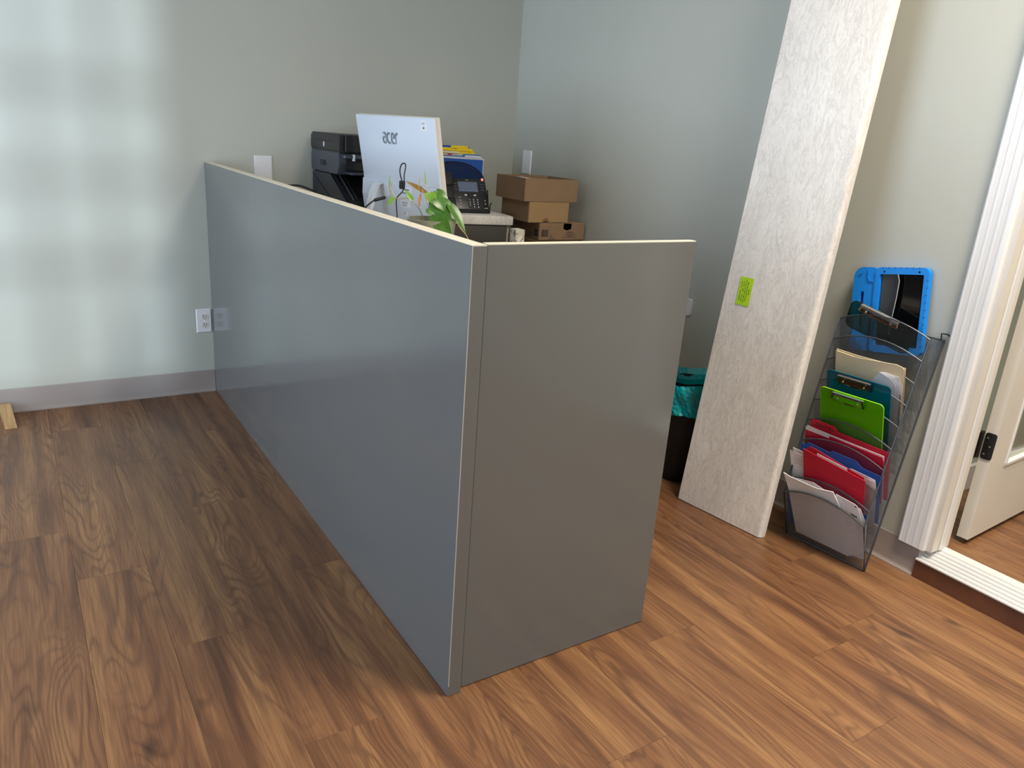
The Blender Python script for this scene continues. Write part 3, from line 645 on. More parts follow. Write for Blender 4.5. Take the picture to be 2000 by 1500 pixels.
hs = obj('handset', MB().box((-0.110, 0.045, 0.010), (-0.060, 0.120, 0.026), PT, bev=0.007, seg=2).box((-0.112, 0.112, 0.004), (-0.058, 0.188, 0.036), PT, bev=0.012, seg=3).box((-0.112, -0.008, 0.004), (-0.058, 0.052, 0.034), PT, bev=0.012, seg=3), 'blackmatte', ph, smooth=True)
hc = thing('phone_cord', 'black phone cord running from the phone toward the cardboard boxes', 'cord', cabm(-0.03, 0.2, WT + 0.004), CA)
obj('cord', MB().tube(smooth_path([(-0.045, -0.02, 0.10), (-0.035, 0.0, 0.07), (-0.018, 0.03, 0.02), (-0.005, 0.05, 0.0), (0.012, 0.09, -0.002)]), 0.0028, 6), 'blackmatte', hc, smooth=True)
obj('cord', MB().tube(smooth_path([(-0.04, -0.03, 0.0), (-0.02, 0.0, 0.012), (0.0, 0.05, 0.026), (0.022, 0.09, 0.028)]), 0.0032, 6), 'blackmatte', hc, smooth=True)

# ------------------------------------------------------------------ cardboard boxes by the right wall
lc = thing('file_cabinet', 'low dark file cabinet under the cardboard boxes', 'cabinet', (-0.155, -0.575, 0))
obj('body', MB().box((-0.143, -0.155, 0), (0.143, 0.155, 0.715), bev=0.002), 'cab', lc); obj('drawer', MB().box((-0.138, -0.168, 0.37), (0.138, -0.155, 0.705)), 'cab', lc); obj('drawer', MB().box((-0.138, -0.168, 0.02), (0.138, -0.155, 0.36)), 'cab', lc)
def tray(m, w_, d_, h_, t=0.004):
    return m.box((0, 0, 0), (w_, d_, t)).box((0, 0, t), (w_, t, h_)).box((0, d_ - t, t), (w_, d_, h_)).box((0, t, t), (t, d_ - t, h_)).box((w_ - t, t, t), (w_, d_ - t, h_))
b4 = thing('cardboard_box', 'brown cardboard box at the bottom of the stack, mostly hidden', 'box', (-0.292, -0.715, 0.716), 0, 'cardboard boxes stacked by the wall')
obj('carton', MB().box((0, 0, 0), (0.276, 0.27, 0.111), bev=0.002), 'card', b4); obj('tape', MB().box((0.12, -0.0005, 0), (0.16, 0.2705, 0.1115)), 'cardin', b4)
b3 = thing('cardboard_box', 'printed brown carton with barcodes and a dark shield emblem', 'box', (-0.285, -0.722, 0.8285), 0, 'cardboard boxes stacked by the wall')
obj('carton', MB().box((0, 0, 0), (0.273, 0.262, 0.083), bev=0.003), 'card', b3)
def front_bar(x, z, n, w_, h_, face='f'):
    m = MB(); random.seed(3)
    xx = 0
    while xx < w_:
        t = random.choice((0.0012, 0.002, 0.003)); 
        if face == 'f': m.box((x + xx, -0.0006, z), (x + xx + t, 0.0, z + h_))
        else: m.box((-0.0006, x + xx, z), (0, x + xx + t, z + h_))
        xx += t + random.choice((0.0012, 0.002))
    return m
obj('barcode', front_bar(0.012, 0.018, 9, 0.038, 0.034), 'ink', b3); obj('barcode', front_bar(0.012, 0.018, 9, 0.034, 0.034, 's'), 'ink', b3)
sh_ = obj('emblem', MB().prism([(0.142, 0.082), (0.142, 0.055), (0.166, 0.047), (0.19, 0.055), (0.19, 0.082)], -0.0008, 0.0, 'z', Matrix.Translation((0, 0, 0)) @ R3(PI / 2, 0, 0)), 'ink', b3)
for z, xa, xb in ((0.040, 0.150, 0.176), (0.035, 0.140, 0.186), (0.026, 0.132, 0.196), (0.020, 0.150, 0.172), (0.014, 0.120, 0.200), (0.022, 0.060, 0.080), (0.014, 0.060, 0.084), (0.006, 0.060, 0.100), (0.034, 0.062, 0.066)):
    obj('print', MB().box((xa + 0.02, -0.0006, z), (xb + 0.02, 0, z + 0.0022)) if xa > 0.11 else MB().box((xa, -0.0006, z), (xb, 0, z + 0.0022)), 'ink', b3)
for z, ya, yb in ((0.040, 0.055, 0.060), (0.030, 0.055, 0.085), (0.022, 0.055, 0.09), (0.013, 0.055, 0.11)): obj('print', MB().box((-0.0006, ya, z), (0, yb, z + 0.0022)), 'ink', b3)
b2 = thing('cardboard_box', 'light brown cardboard box with a plain front flap, second from top', 'box', (-0.352, -0.718, 0.913), 0, 'cardboard boxes stacked by the wall')
obj('carton', MB().box((0, 0.003, 0), (0.225, 0.245, 0.098), bev=0.002), 'card', b2)
obj('front_flap', MB().box((0.001, -0.001, 0.001), (0.233, 0.003, 0.099), bev=0.0008), 'card2', b2)
obj('thumb_tab', MB().prism(arc(0.10, 0.0, 0.022, 0.022, 0, 180, 10), 0.001, 0.0022, 'z', R3(PI / 2, 0, 0)), 'cardin', b2); obj('print', MB().box((0.089, -0.0026, 0.002), (0.111, -0.001, 0.008)), 'ink', b2)
b1 = thing('cardboard_box', 'open brown cardboard tray with white paper inside, top of the stack', 'box', (-0.386, -0.722, 1.0125), 0, 'cardboard boxes stacked by the wall')
obj('tray', tray(MB(), 0.307, 0.255, 0.105), 'card', b1)
obj('crease', MB().tube([(0.012, -0.0005, 0.006), (0.085, -0.0005, 0.099)], 0.0011, 4), 'card2', b1); obj('crease', MB().tube([(0.295, -0.0005, 0.006), (0.235, -0.0005, 0.085)], 0.0009, 4), 'card2', b1)
pp = thing('paper_sheet', 'white paper lying in the open cardboard tray', 'paper', (-0.375, -0.70, 1.0175))
obj('sheets', MB().box((0, 0, 0), (0.09, 0.16, 0.094), bev=0.001), 'paper', pp)

# ------------------------------------------------------------------ pothos in a pot
PC = Vector((-1.298, -1.572, DZT))
pl = thing('potted_plant', 'trailing heart-leaf plant in an olive-grey ceramic pot', 'plant', PC)
ph_ = 0.210
obj('pot', MB().lathe([(0.0, 0), (0.050, 0), (0.055, 0.004), (0.075, ph_ - 0.012), (0.0785, ph_), (0.0745, ph_), (0.070, ph_ - 0.02), (0.0, ph_ - 0.021)], 40), 'pot', pl, smooth=True)
obj('soil', MB().lathe([(0.0, ph_ - 0.024), (0.0705, ph_ - 0.022), (0.063, ph_ - 0.016), (0.03, ph_ - 0.012), (0.0, ph_ - 0.014)], 24), 'soil', pl, smooth=True)
def plv(p): return Vector(p) - PC
VIEW = (Vector((-2.41, -3.75, 1.30)) - Vector((-1.3, -1.57, 1.08))).normalized()
def leaf_(base, tip, wid, mat, nrm=None, fold=0.25, curl=0.15, heart=True):
    base, tip = plv(base), plv(tip); ax = tip - base; L = ax.length; ax.normalize()
    nr = Vector(nrm).normalized() if nrm else (VIEW + Vector((0, 0, 0.5))).normalized()
    sd = ax.cross(nr).normalized(); nr = sd.cross(ax).normalized()
    ts = [-0.10, -0.04, 0.06, 0.18, 0.32, 0.48, 0.64, 0.80, 0.92, 1.0]
    ws = [0.42, 0.74, 0.93, 1.0, 0.98, 0.84, 0.60, 0.32, 0.11, 0.0] if heart else [0.0, 0.3, 0.55, 0.75, 0.85, 0.8, 0.65, 0.4, 0.15, 0.0]
    vs = []; fs = []
    for i, (t, wv) in enumerate(zip(ts, ws)):
        tc_ = max(t, 0.03) if heart else t
        for j, s_ in enumerate((-1, -0.5, 0, 0.5, 1)):
            tt = t if s_ else max(t, 0.0)
            p = base + ax * (tt * L) + sd * (s_ * wv * wid / 2) + nr * (abs(s_) * wv * wid * fold * (1 - 0.4 * abs(s_)) - curl * L * (t - 0.3) ** 2)
            vs.append(tuple(p))
        if i:
            for j in range(4): a = (i - 1) * 5 + j; fs.append((a, a + 1, a + 6, a + 5))
    m = MB().add(vs, fs).mesh('leaf', True, 80)
    return m
LV = [((-1.342, -1.515, 1.087), (-1.358, -1.493, 1.116), 0.016, 'leaf_light', None, 0.2, 0.1, True), ((-1.391, -1.482, 1.088), (-1.411, -1.48, 1.06), 0.015, 'leaf_light', None, 0.3, 0.1, True),
      ((-1.313, -1.517, 1.103), (-1.321, -1.525, 1.064), 0.012, 'leaf_dry', None, 0.5, 0.1, False), ((-1.290, -1.517, 1.105), (-1.345, -1.471, 1.140), 0.020, 'leaf_olive', None, 0.6, 0.0, False),
      ((-1.309, -1.577, 1.114), (-1.310, -1.590, 1.080), 0.036, 'leaf_light', (-0.4, -0.85, 0.35), 0.12, 0.25, True), ((-1.306, -1.611, 1.100), (-1.285, -1.637, 1.064), 0.038, 'leaf', (-0.3, -0.8, 0.6), 0.12, 0.2, True),
      ((-1.273, -1.550, 1.117), (-1.240, -1.586, 1.080), 0.036, 'leaf', (-0.3, -0.5, 0.9), 0.15, 0.25, True), ((-1.276, -1.594, 1.094), (-1.246, -1.629, 1.058), 0.036, 'leaf', (-0.3, -0.6, 0.8), 0.1, 0.25, True),
      ((-1.328, -1.609, 1.070), (-1.303, -1.634, 1.045), 0.038, 'leaf', (-0.2, -0.9, 0.3), 0.35, 0.1, True), ((-1.320, -1.634, 1.052), (-1.280, -1.681, 0.994), 0.050, 'leaf', (-0.6, -0.7, 0.3), 0.1, 0.15, True),
      ((-1.256, -1.612, 1.080), (-1.222, -1.666, 1.004), 0.036, 'leaf', (0.1, -0.9, 0.5), 0.2, 0.15, True), ((-1.29, -1.60, 1.072), (-1.262, -1.652, 1.03), 0.036, 'leaf', (-0.5, -0.6, 0.6), 0.1, 0.2, True),
      ((-1.30, -1.57, 1.09), (-1.27, -1.59, 1.06), 0.034, 'leaf', (-0.5, -0.6, 0.6), 0.1, 0.2, True)]
crown = Vector((-1.292, -1.575, 1.03))
for a, b, wd, mt, nr, fo, cu, he in LV:
    lf = obj('leaf', leaf_(a, b, wd, mt, nr, fo, cu, he), mt, pl)
for i in (4, 5, 6, 7, 8, 9, 10):
    a = Vector(LV[i][0]); mid = (a + crown) / 2 + Vector((0, 0, 0.012))
    obj('stem', MB().tube([tuple(plv(q)) for q in smooth_path([crown - Vector((0, 0, 0.02)), mid, a])], 0.0016, 5), 'stem', pl, smooth=True)
for pts_, r_, mt in (([(-1.394, -1.464, 1.129), (-1.391, -1.476, 1.104), (-1.383, -1.488, 1.087), (-1.36, -1.502, 1.09), (-1.349, -1.511, 1.087), (-1.338, -1.521, 1.079), (-1.323, -1.541, 1.054), (-1.31, -1.555, 1.01)], 0.0017, 'stem'),
                     ([(-1.298, -1.518, 1.150), (-1.299, -1.525, 1.136), (-1.296, -1.535, 1.115), (-1.296, -1.551, 1.074), (-1.295, -1.56, 1.01)], 0.0014, 'stem'),
                     ([(-1.312, -1.509, 1.154), (-1.319, -1.515, 1.129), (-1.316, -1.52, 1.11)], 0.0014, 'drystem'), ([(-1.311, -1.510, 1.154), (-1.302, -1.520, 1.144)], 0.0007, 'stem'),
                     ([(-1.27, -1.59, 1.035), (-1.237, -1.607, 1.034), (-1.224, -1.624, 1.012), (-1.211, -1.640, 0.994), (-1.205, -1.651, 0.977)], 0.0013, 'stem'),
                     ([(-1.262, -1.60, 1.03), (-1.234, -1.612, 1.029), (-1.213, -1.637, 0.997), (-1.200, -1.656, 0.968)], 0.0011, 'stem'),
                     ([(-1.312, -1.523, 1.119), (-1.305, -1.535, 1.099), (-1.300, -1.551, 1.069), (-1.297, -1.564, 1.02)], 0.0015, 'stem')):
    obj('stem', MB().tube([tuple(plv(q)) for q in smooth_path(pts_)], r_, 5), mt, pl, smooth=True)
for a, b in (((-1.394, -1.464, 1.127), (-1.393, -1.454, 1.158)), ((-1.299, -1.524, 1.138), (-1.298, -1.509, 1.181))):
    obj('new_shoot', MB().tube([tuple(plv(Vector(a).lerp(Vector(b), t))) for t in (0, 0.3, 0.7, 1)], 0.0032, 6, r1=0.0003), 'leaf_light', pl, smooth=True)

# ------------------------------------------------------------------ leaning worktop slab
ws = thing('countertop_slab', 'long pale veined countertop slab leaning against the wall', 'countertop', (-0.30, -2.07, 0))
A0, A1 = Vector((-0.339, -1.886, 0.0)), Vector((-0.294, -2.252, 0.0))
B0, B1 = Vector((-0.339 + 0.0965 * 3.03, -1.886, 3.03)), Vector((-0.294 + 0.080 * 3.03, -2.252, 3.03))
org = Vector((-0.30, -2.07, 0)); TKs = 0.036
def slab_section(a, b):
    """cross section with a rolled front edge on the right-hand side (b)"""
    ac = (b - a); wd = ac.length; ac.normalize(); up_ = ((B0 + B1) - (A0 + A1)).normalized(); n_ = up_.cross(ac).normalized()
    if n_.x < 0: n_ = -n_
    r = 0.016; pr = [(0, TKs), (0, 0.001), (0.001, 0), (wd - r, 0)] + [(wd - r + r * math.sin(math.radians(t)), r - r * math.cos(math.radians(t))) for t in (20, 40, 60, 80, 90)] + [(wd, TKs - 0.004), (wd - 0.004, TKs)]
    return [a + ac * u + n_ * v - org for u, v in pr]
s0, s1 = slab_section(A0, A1), slab_section(B0, B1)
mz = min(p.z for p in s0); s0 = [p - Vector((0, 0, mz)) if False else p for p in s0]; n = len(s0)
low = min(p.z for p in s0)
NS = 28; vs = [tuple(p.lerp(q, i / NS) - Vector((0, 0, low))) for i in range(NS + 1) for p, q in zip(s0, s1)]
fs = [tuple(range(n)), tuple(range(NS * n, NS * n + n))[::-1]] + [(j * n + i, j * n + (i + 1) % n, (j + 1) * n + (i + 1) % n, (j + 1) * n + i) for j in range(NS) for i in range(n)]
sl = obj('slab', MB().add(vs, fs), 'laminate', ws, smooth=True, sharp=25)
# sticky note on its face
def slab_pt(f, h): a = A0.lerp(A1, f); return a + (B0.lerp(B1, f) - a) * (h / 3.03) - Vector((0, 0, low))
p0 = slab_pt(0.225, 0.832); xn = (slab_pt(0.30, 0.832) - slab_pt(0.15, 0.832)).normalized(); yn = slab_pt(0.225, 0.88) - slab_pt(0.225, 0.80)
yn = (yn - xn * yn.dot(xn)).normalized(); nv = xn.cross(yn)
nc = p0 + nv * 0.0012
nm = Matrix(((xn.x, yn.x, nv.x, nc.x), (xn.y, yn.y, nv.y, nc.y), (xn.z, yn.z, nv.z, nc.z), (0, 0, 0, 1)))
note = thing('sticky_note', 'lime green note with printed lines stuck on the countertop slab', 'note', mat=nm)
obj('sheet', MB().box((-0.027, -0.050, 0), (0.027, 0.050, 0.0006)), 'green_note', note)
tx = obj('print', text_mesh('Finish color : 12 x 96\nQty one   Left   end to\nTop edge only, do not cut\nCut as marked on slab\nEnd 4', 0.0078, 0.0001, align='CENTER', space=1.1, bold=0.0001), 'notetext', note, loc=(0, 0, 0.0008), rot=(0, 0, PI / 2))

# ------------------------------------------------------------------ trash bin
tbn = thing('trash_bin', 'black waste bin lined with a teal bag behind the leaning slab', 'bin', (-0.155, -1.705, 0))
obj('body', MB().lathe([(0.0, 0), (0.105, 0), (0.112, 0.01), (0.128, 0.40), (0.124, 0.40), (0.108, 0.012), (0.0, 0.012)], 40), 'blackmatte', tbn, smooth=True)
m = MB(); N, Kz = 72, 12; vs = []; random.seed(5)
for i in range(Kz + 1):
    t = i / Kz
    for k in range(N):
        a = 2 * PI * k / N
        wob = 0.006 * math.sin(a * 7 + t * 5) + 0.004 * math.sin(a * 17 - t * 9) + 0.003 * math.sin(a * 29 + t * 21)
        if t < 0.25: r = 0.117 + 0.027 * (t / 0.25) ** 3; z = 0.36 + 0.065 * (t / 0.25)
        else: r = 0.146 + 0.004 * math.sin((t - 0.25) * 9); z = 0.425 - (t - 0.25) / 0.75 * (0.135 + 0.012 * math.sin(a * 3))
        r += wob * (0.15 if t < 0.25 else 0.35 + 0.65 * t)
        vs.append((r * math.cos(a), r * math.sin(a), z + 0.006 * math.sin(a * 5)))
fs = [(i * N + k, i * N + (k + 1) % N, (i + 1) * N + (k + 1) % N, (i + 1) * N + k) for i in range(Kz) for k in range(N)]
obj('bag', MB().add(vs, fs), 'teal', tbn)

# ------------------------------------------------------------------ mesh file rack leaning by the door
L0, R0 = Vector((-0.168, -2.268, 0)), Vector((-0.140, -2.562, 0))
ES = (R0 - L0).normalized(); RWD = (R0 - L0).length
EH = Vector((-0.335, 0, 0.942)); EH = (EH - ES * EH.dot(ES)).normalized(); EN = ES.cross(EH)
RZ = [.183, .235, .303, .375, .446, .517, .588, .66, .73, .80]
def rimR(z): a = (z - .183) / (.80 - .183); return Vector((-0.205 + a * 0.115, -2.562, z))
def frame(k, off=0.0):
    o = L0 + (rimR(RZ[k]) - R0); o.x += off
    return Matrix(((ES.x, EH.x, EN.x, o.x), (ES.y, EH.y, EN.y, o.y), (ES.z, EH.z, EN.z, o.z), (0, 0, 0, 1)))
rk = thing('file_rack', 'grey metal mesh file rack with tiered pockets leaning on the wall', 'file rack', L0)
TR0 = Matrix.Translation(-L0)
def backx(z): return -0.140 + (z / 0.79) * 0.136
SHL = L0 - R0
def rp(s, x, z): return tuple((R0 + Vector((x + 0.140, 0, z))) * 1.0 + SHL * (1 - s) - L0)   # s: 0 left .. 1 right
def arch(s, c=0.042): return c * (1 - (2 * s - 1) ** 2)
for k in range(10):
    F = TR0 @ frame(k); lenk = 0.19
    top = [(s * RWD, arch(s)) for s in [1 - i / 14 for i in range(15)]]
    pn = mesh_panel('front_mesh' if k == 0 else 'divider', [(0, -lenk), (RWD, -lenk)] + top, 'mesh', rk, F)
    obj('rim', MB().tube([tuple(F @ Vector((a, b, 0))) for a, b in top], 0.0024 if k else 0.003, 6), 'wire', pn, smooth=True)
side_poly = [(-0.140, 0.002), (-0.205, 0.183), (-0.090, 0.80), (-0.004, 0.79)]
for s in (0.0, 1.0):
    me = bpy.data.meshes.new('side_mesh'); vs = [rp(s, x, z) for x, z in side_poly]; me.from_pydata(vs, [], [(0, 1, 2, 3)])
    uv = me.uv_layers.new(name='UVMap')
    for li, l in enumerate(me.loops): uv.data[li].uv = side_poly[l.vertex_index]
    sm = obj('side_mesh', me, 'mesh', rk)
    obj('rim', MB().tube([rp(s, x, z) for x, z in side_poly], 0.0032, 6, closed=True), 'wire', sm, smooth=True)
me = bpy.data.meshes.new('back_mesh'); bp = [(0, -0.140, 0.002), (1, -0.140, 0.002), (1, -0.004, 0.79), (0, -0.004, 0.79)]
me.from_pydata([rp(*q) for q in bp], [], [(0, 1, 2, 3)]); uv = me.uv_layers.new(name='UVMap')
for li, l in enumerate(me.loops): uv.data[li].uv = (bp[l.vertex_index][0] * RWD, bp[l.vertex_index][2])
obj('back_mesh', me, 'mesh', rk)
obj('bottom_rim', MB().tube([rp(0, -0.140, 0.003), rp(1, -0.140, 0.003)], 0.003, 6), 'wire', rk); obj('top_rim', MB().tube([rp(0, -0.004, 0.79), rp(1, -0.004, 0.79)], 0.003, 6), 'wire', rk)
obj('hanger', MB().tube([rp(0.97, -0.006, 0.79), rp(0.96, -0.006, 0.81), rp(1.02, -0.006, 0.812), rp(1.08, -0.006, 0.80), rp(1.09, -0.006, 0.782)], 0.0022, 6), 'blackmatte', rk)

def item(name, label, cat, k, off, group=None):
    F = frame(k, off) @ Matrix.Translation((RWD / 2, -0.15, 0)); return thing(name, label, cat, mat=F, group=group)
def I(pts): return [(a - RWD / 2, b + 0.15) for a, b in pts]
def card(poly, th=0.0012, z=0.0): return MB().prism(I(poly), z - th / 2, z + th / 2, 'z')

# bottom pocket
o = item('file_folder', 'blue folder at the back of the lowest rack pocket', 'folder', 0, 0.022, 'papers in the mesh rack')
obj('cover', card([(-0.002, -0.14), (0.287, -0.14), (0.287, 0.02), (0.28, 0.026), (0.0, 0.026)]), 'bluecard', o); obj('back_cover', card([(0.0, -0.14), (0.286, -0.14), (0.286, 0.034), (0.002, 0.034)], z=-0.004), 'bluecard', o)
o = item('paper_stack', 'white papers slumped in the front mesh pocket', 'paper', 0, 0.009, 'papers in the mesh rack')
obj('sheet', card([(0.040, -0.165), (0.240, -0.165), (0.222, 0.0), (0.180, 0.086), (0.120, 0.072), (0.02, 0.074), (-0.006, 0.080), (0.012, 0.02)], 0.003), 'paper', o)
obj('sheet', card([(0.050, -0.163), (0.25, -0.163), (0.215, 0.055), (0.105, 0.087), (0.02, 0.070)], 0.001, -0.004), 'paper', o)
o = item('envelope', 'white letter printed VISA beside the slumped papers', 'envelope', 0, 0.015, 'papers in the mesh rack')
obj('sheet', card([(0.120, -0.155), (0.282, -0.155), (0.286, -0.02), (0.262, 0.064), (0.250, 0.070), (0.186, 0.079)], 0.0014), 'paper', o); obj('back_sheet', card([(0.130, -0.155), (0.288, -0.155), (0.292, 0.0), (0.27, 0.055), (0.19, 0.070)], 0.001, -0.004), 'paper', o)
obj('print', text_mesh('VISA', 0.012, 0.0001, bold=0.0005), 'ink', o, loc=(*I([(0.250, 0.020)])[0], 0.0010), rot=(0, 0, math.radians(-8)))
obj('print', MB().box((0, 0, 0), (0.006, 0.005, 0.0003)), 'ink', o, loc=(*I([(0.252, 0.058)])[0], 0.0008))
for i in range(5): obj('print', MB().box((0, 0, 0), (0.05 - 0.006 * (i % 3), 0.0016, 0.0002)), 'faintink', o, loc=(*I([(0.19, -0.02 - i * 0.012)])[0], 0.0008))
# second pocket
o = item('paper_stack', 'white papers sticking up left of the front red folder', 'paper', 1, 0.024, 'papers in the mesh rack')
for i, (dx, dy) in enumerate(((0, 0), (0.010, 0.014), (0.02, 0.010))): obj('sheet', card([(0.004 + dx, -0.135), (0.20 + dx, -0.135), (0.20 + dx, 0.10 + dy), (-0.010 + dx, 0.111 + dy)], 0.001, -0.003 * i), 'paper', o)
for i in range(3): obj('print', MB().box((0, 0, 0), (0.03, 0.0015, 0.0002)), 'faintink', o, loc=(*I([(0.008, 0.085 - i * 0.010)])[0], 0.0007))
o = item('file_folder', 'plain red folder standing in front of the white papers', 'folder', 1, 0.012, 'papers in the mesh rack')
obj('cover', card([(0.052, -0.155), (0.266, -0.155), (0.270, 0.112), (0.062, 0.144), (0.050, 0.146)], 0.0016), 'red', o); obj('back_cover', card([(0.056, -0.150), (0.264, -0.150), (0.262, 0.118), (0.21, 0.130), (0.092, 0.158), (0.074, 0.160), (0.06, 0.146)], 0.0012, -0.006), 'red', o)
obj('inner_sheet', card([(0.07, -0.15), (0.255, -0.15), (0.205, 0.130), (0.10, 0.145)], 0.001, -0.003), 'paper', o)
# third pocket
o = item('file_folder', 'bright blue tabbed folder behind the plain red folder', 'folder', 2, 0.018, 'papers in the mesh rack')
obj('cover', card([(0.020, -0.14), (0.296, -0.14), (0.298, 0.060), (0.235, 0.066), (0.222, 0.076), (0.215, 0.084), (0.130, 0.088), (0.122, 0.078), (0.05, 0.086), (0.038, 0.086), (0.034, 0.074), (0.014, 0.066)]), 'bluecard', o); obj('back_cover', card([(0.004, -0.14), (0.290, -0.14), (0.292, 0.056), (0.01, 0.070)], 0.001, -0.004), 'bluecard', o)
o = item('paper_stack', 'small sheaf of white sheets in front of the bright blue folder', 'paper', 2, 0.008, 'papers in the mesh rack')
obj('sheet', card([(0.10, -0.15), (0.288, -0.15), (0.290, 0.006), (0.286, 0.036), (0.232, 0.034), (0.11, 0.055)], 0.001), 'paper', o); obj('back_sheet', card([(0.11, -0.15), (0.286, -0.15), (0.284, 0.040), (0.20, 0.05)], 0.0008, -0.002), 'paper', o)
# fourth pocket
o = item('file_folder', 'red folder with a handwritten tab in the middle of the rack', 'folder', 3, 0.030, 'papers in the mesh rack')
obj('cover', card([(0.006, -0.13), (0.294, -0.13), (0.295, 0.050), (0.289, 0.064), (0.118, 0.074), (0.108, 0.091), (0.026, 0.093), (0.018, 0.081)]), 'red', o)
obj('handwriting', text_mesh('Binders Garage\nIntake, Ref. + Labels', 0.0088, 0.0001, bold=0.0002, shear=0.2, space=0.85), 'ink', o, loc=(*I([(0.066, 0.075)])[0], 0.0008))
o = item('file_folder', 'red folder with a white label strip below the handwritten tab', 'folder', 3, 0.014, 'papers in the mesh rack')
obj('cover', card([(0.006, -0.145), (0.284, -0.145), (0.286, 0.026), (0.279, 0.043), (0.008, 0.056)]), 'red', o); obj('back_cover', card([(0.008, -0.14), (0.287, -0.14), (0.284, 0.047), (0.012, 0.060)], 0.001, -0.004), 'paper', o)
obj('label_strip', MB().box((0, 0, 0), (0.088, 0.012, 0.0005)), 'paper', o, loc=(*I([(0.009, 0.045)])[0], 0.0007), rot=(0, 0, math.radians(-1.5)))
# clipboards
def clip(parent, cx, cy, wd, mt):
    z = 1.55
    c_ = obj('clip', MB().prism([(-0.002, 0.0), (0.016 * z, 0.0), (0.019 * z, 0.004), (0.012 * z, 0.013), (0.004, 0.014), (-0.002, 0.006)], -wd / 2, wd / 2, 'x', Matrix.Translation((cx, cy - 0.020, 0.002))), mt, parent, smooth=True)
    obj('clip_roll', MB().tube([(cx - wd / 2 - 0.003, cy + 0.004, 0.011), (cx + wd / 2 + 0.003, cy + 0.004, 0.011)], 0.0050, 8), 'chrome', c_, smooth=True)
    for sx in (-1, 1):
        obj('clip_end', MB().tube([(cx + sx * (wd / 2 - 0.002), cy + 0.004, 0.013), (cx + sx * (wd / 2 + 0.003), cy - 0.010, 0.015), (cx + sx * (wd / 2 - 0.001), cy - 0.024, 0.005)], 0.0034, 6), 'black' if mt != 'chrome' else 'chrome', c_, smooth=True)
        obj('rivet', MB().lathe([(0, 0), (0.004, 0), (0.003, 0.002), (0, 0.0025)], 10, Matrix.Translation((cx + sx * wd * 0.34, cy - 0.009, 0.0158))), 'chrome', c_, smooth=True)
    obj('clip_lip', MB().tube([(cx - wd * 0.28, cy - 0.020, 0.008), (cx - wd * 0.1, cy - 0.028, 0.006), (cx + wd * 0.1, cy - 0.028, 0.006), (cx + wd * 0.28, cy - 0.020, 0.008)], 0.002, 6), 'chrome', c_, smooth=True)
def board(parent, x0, x1, y0, y1, mt, me_, r=0.014, th=0.003):
    poly = rrect(x1 - x0, y1 - y0, r, 5, (x0 + x1) / 2, (y0 + y1) / 2); poly = I(poly)
    bo = obj('board', MB().prism(poly, -th / 2, th / 2, 'z'), mt, parent)
    if me_: obj('edge', MB().tube([(a, b, 0) for a, b in poly], th * 0.55, 5, closed=True), me_, bo, smooth=True)
o = item('clipboard', 'translucent lime green clipboard with a metal clip', 'clipboard', 4, 0.014, 'clipboards in the mesh rack')
board(o, 0.042, 0.256, -0.135, 0.150, 'lime', 'limeedge'); cx, cy = I([(0.143, 0.142)])[0]; clip(o, cx, cy, 0.10, 'lime')
o = item('clipboard', 'translucent teal clipboard with a bronze clip', 'clipboard', 5, 0.014, 'clipboards in the mesh rack')
board(o, 0.040, 0.256, -0.135, 0.136, 'tealacr', None); cx, cy = I([(0.141, 0.124)])[0]; clip(o, cx, cy, 0.105, 'darkchrome')
o = item('manila_envelope', 'cream manila folder stuffed in the upper rack', 'folder', 6, 0.034, 'papers in the mesh rack')
obj('cover', card([(0.030, -0.125), (0.262, -0.125), (0.262, 0.118), (0.255, 0.126), (0.238, 0.130), (0.10, 0.116), (0.034, 0.122)], 0.0018), 'manila', o); obj('back_cover', card([(0.032, -0.125), (0.264, -0.125), (0.264, 0.122), (0.10, 0.122), (0.034, 0.126)], 0.0012, -0.005), 'manila', o)
o = item('paper_stack', 'white sheets tucked against the cream manila folder', 'paper', 6, 0.022, 'papers in the mesh rack')
for i in range(4): obj('sheet', card([(0.12, -0.14), (0.268 - 0.006 * i, -0.14), (0.266 - 0.006 * i, 0.060), (0.252 - 0.006 * i, 0.091 - 0.004 * i), (0.206 - 0.004 * i, 0.094), (0.15, 0.02)], 0.0008, 0.0018 * i), 'paper', o)
obj('coil', MB().tube([(*I([(0.262 + 0.004 * (i % 2), 0.03 - i * 0.006)])[0], 0.004 + 0.004 * (i % 2)) for i in range(22)], 0.0012, 5), 'ink', o)
o = item('clipboard', 'smoky green transparent clipboard with a chrome clip, topmost in the rack', 'clipboard', 9, 0.016, 'clipboards in the mesh rack')
o.matrix_world = o.matrix_world @ Matrix.Rotation(math.radians(-15.5), 4, 'Z')
board(o, -0.023, 0.196, -0.065, 0.040, 'smoke', 'smokeedge', r=0.022); cx, cy = I([(0.079, 0.036)])[0]; clip(o, cx, cy, 0.125, 'chrome')

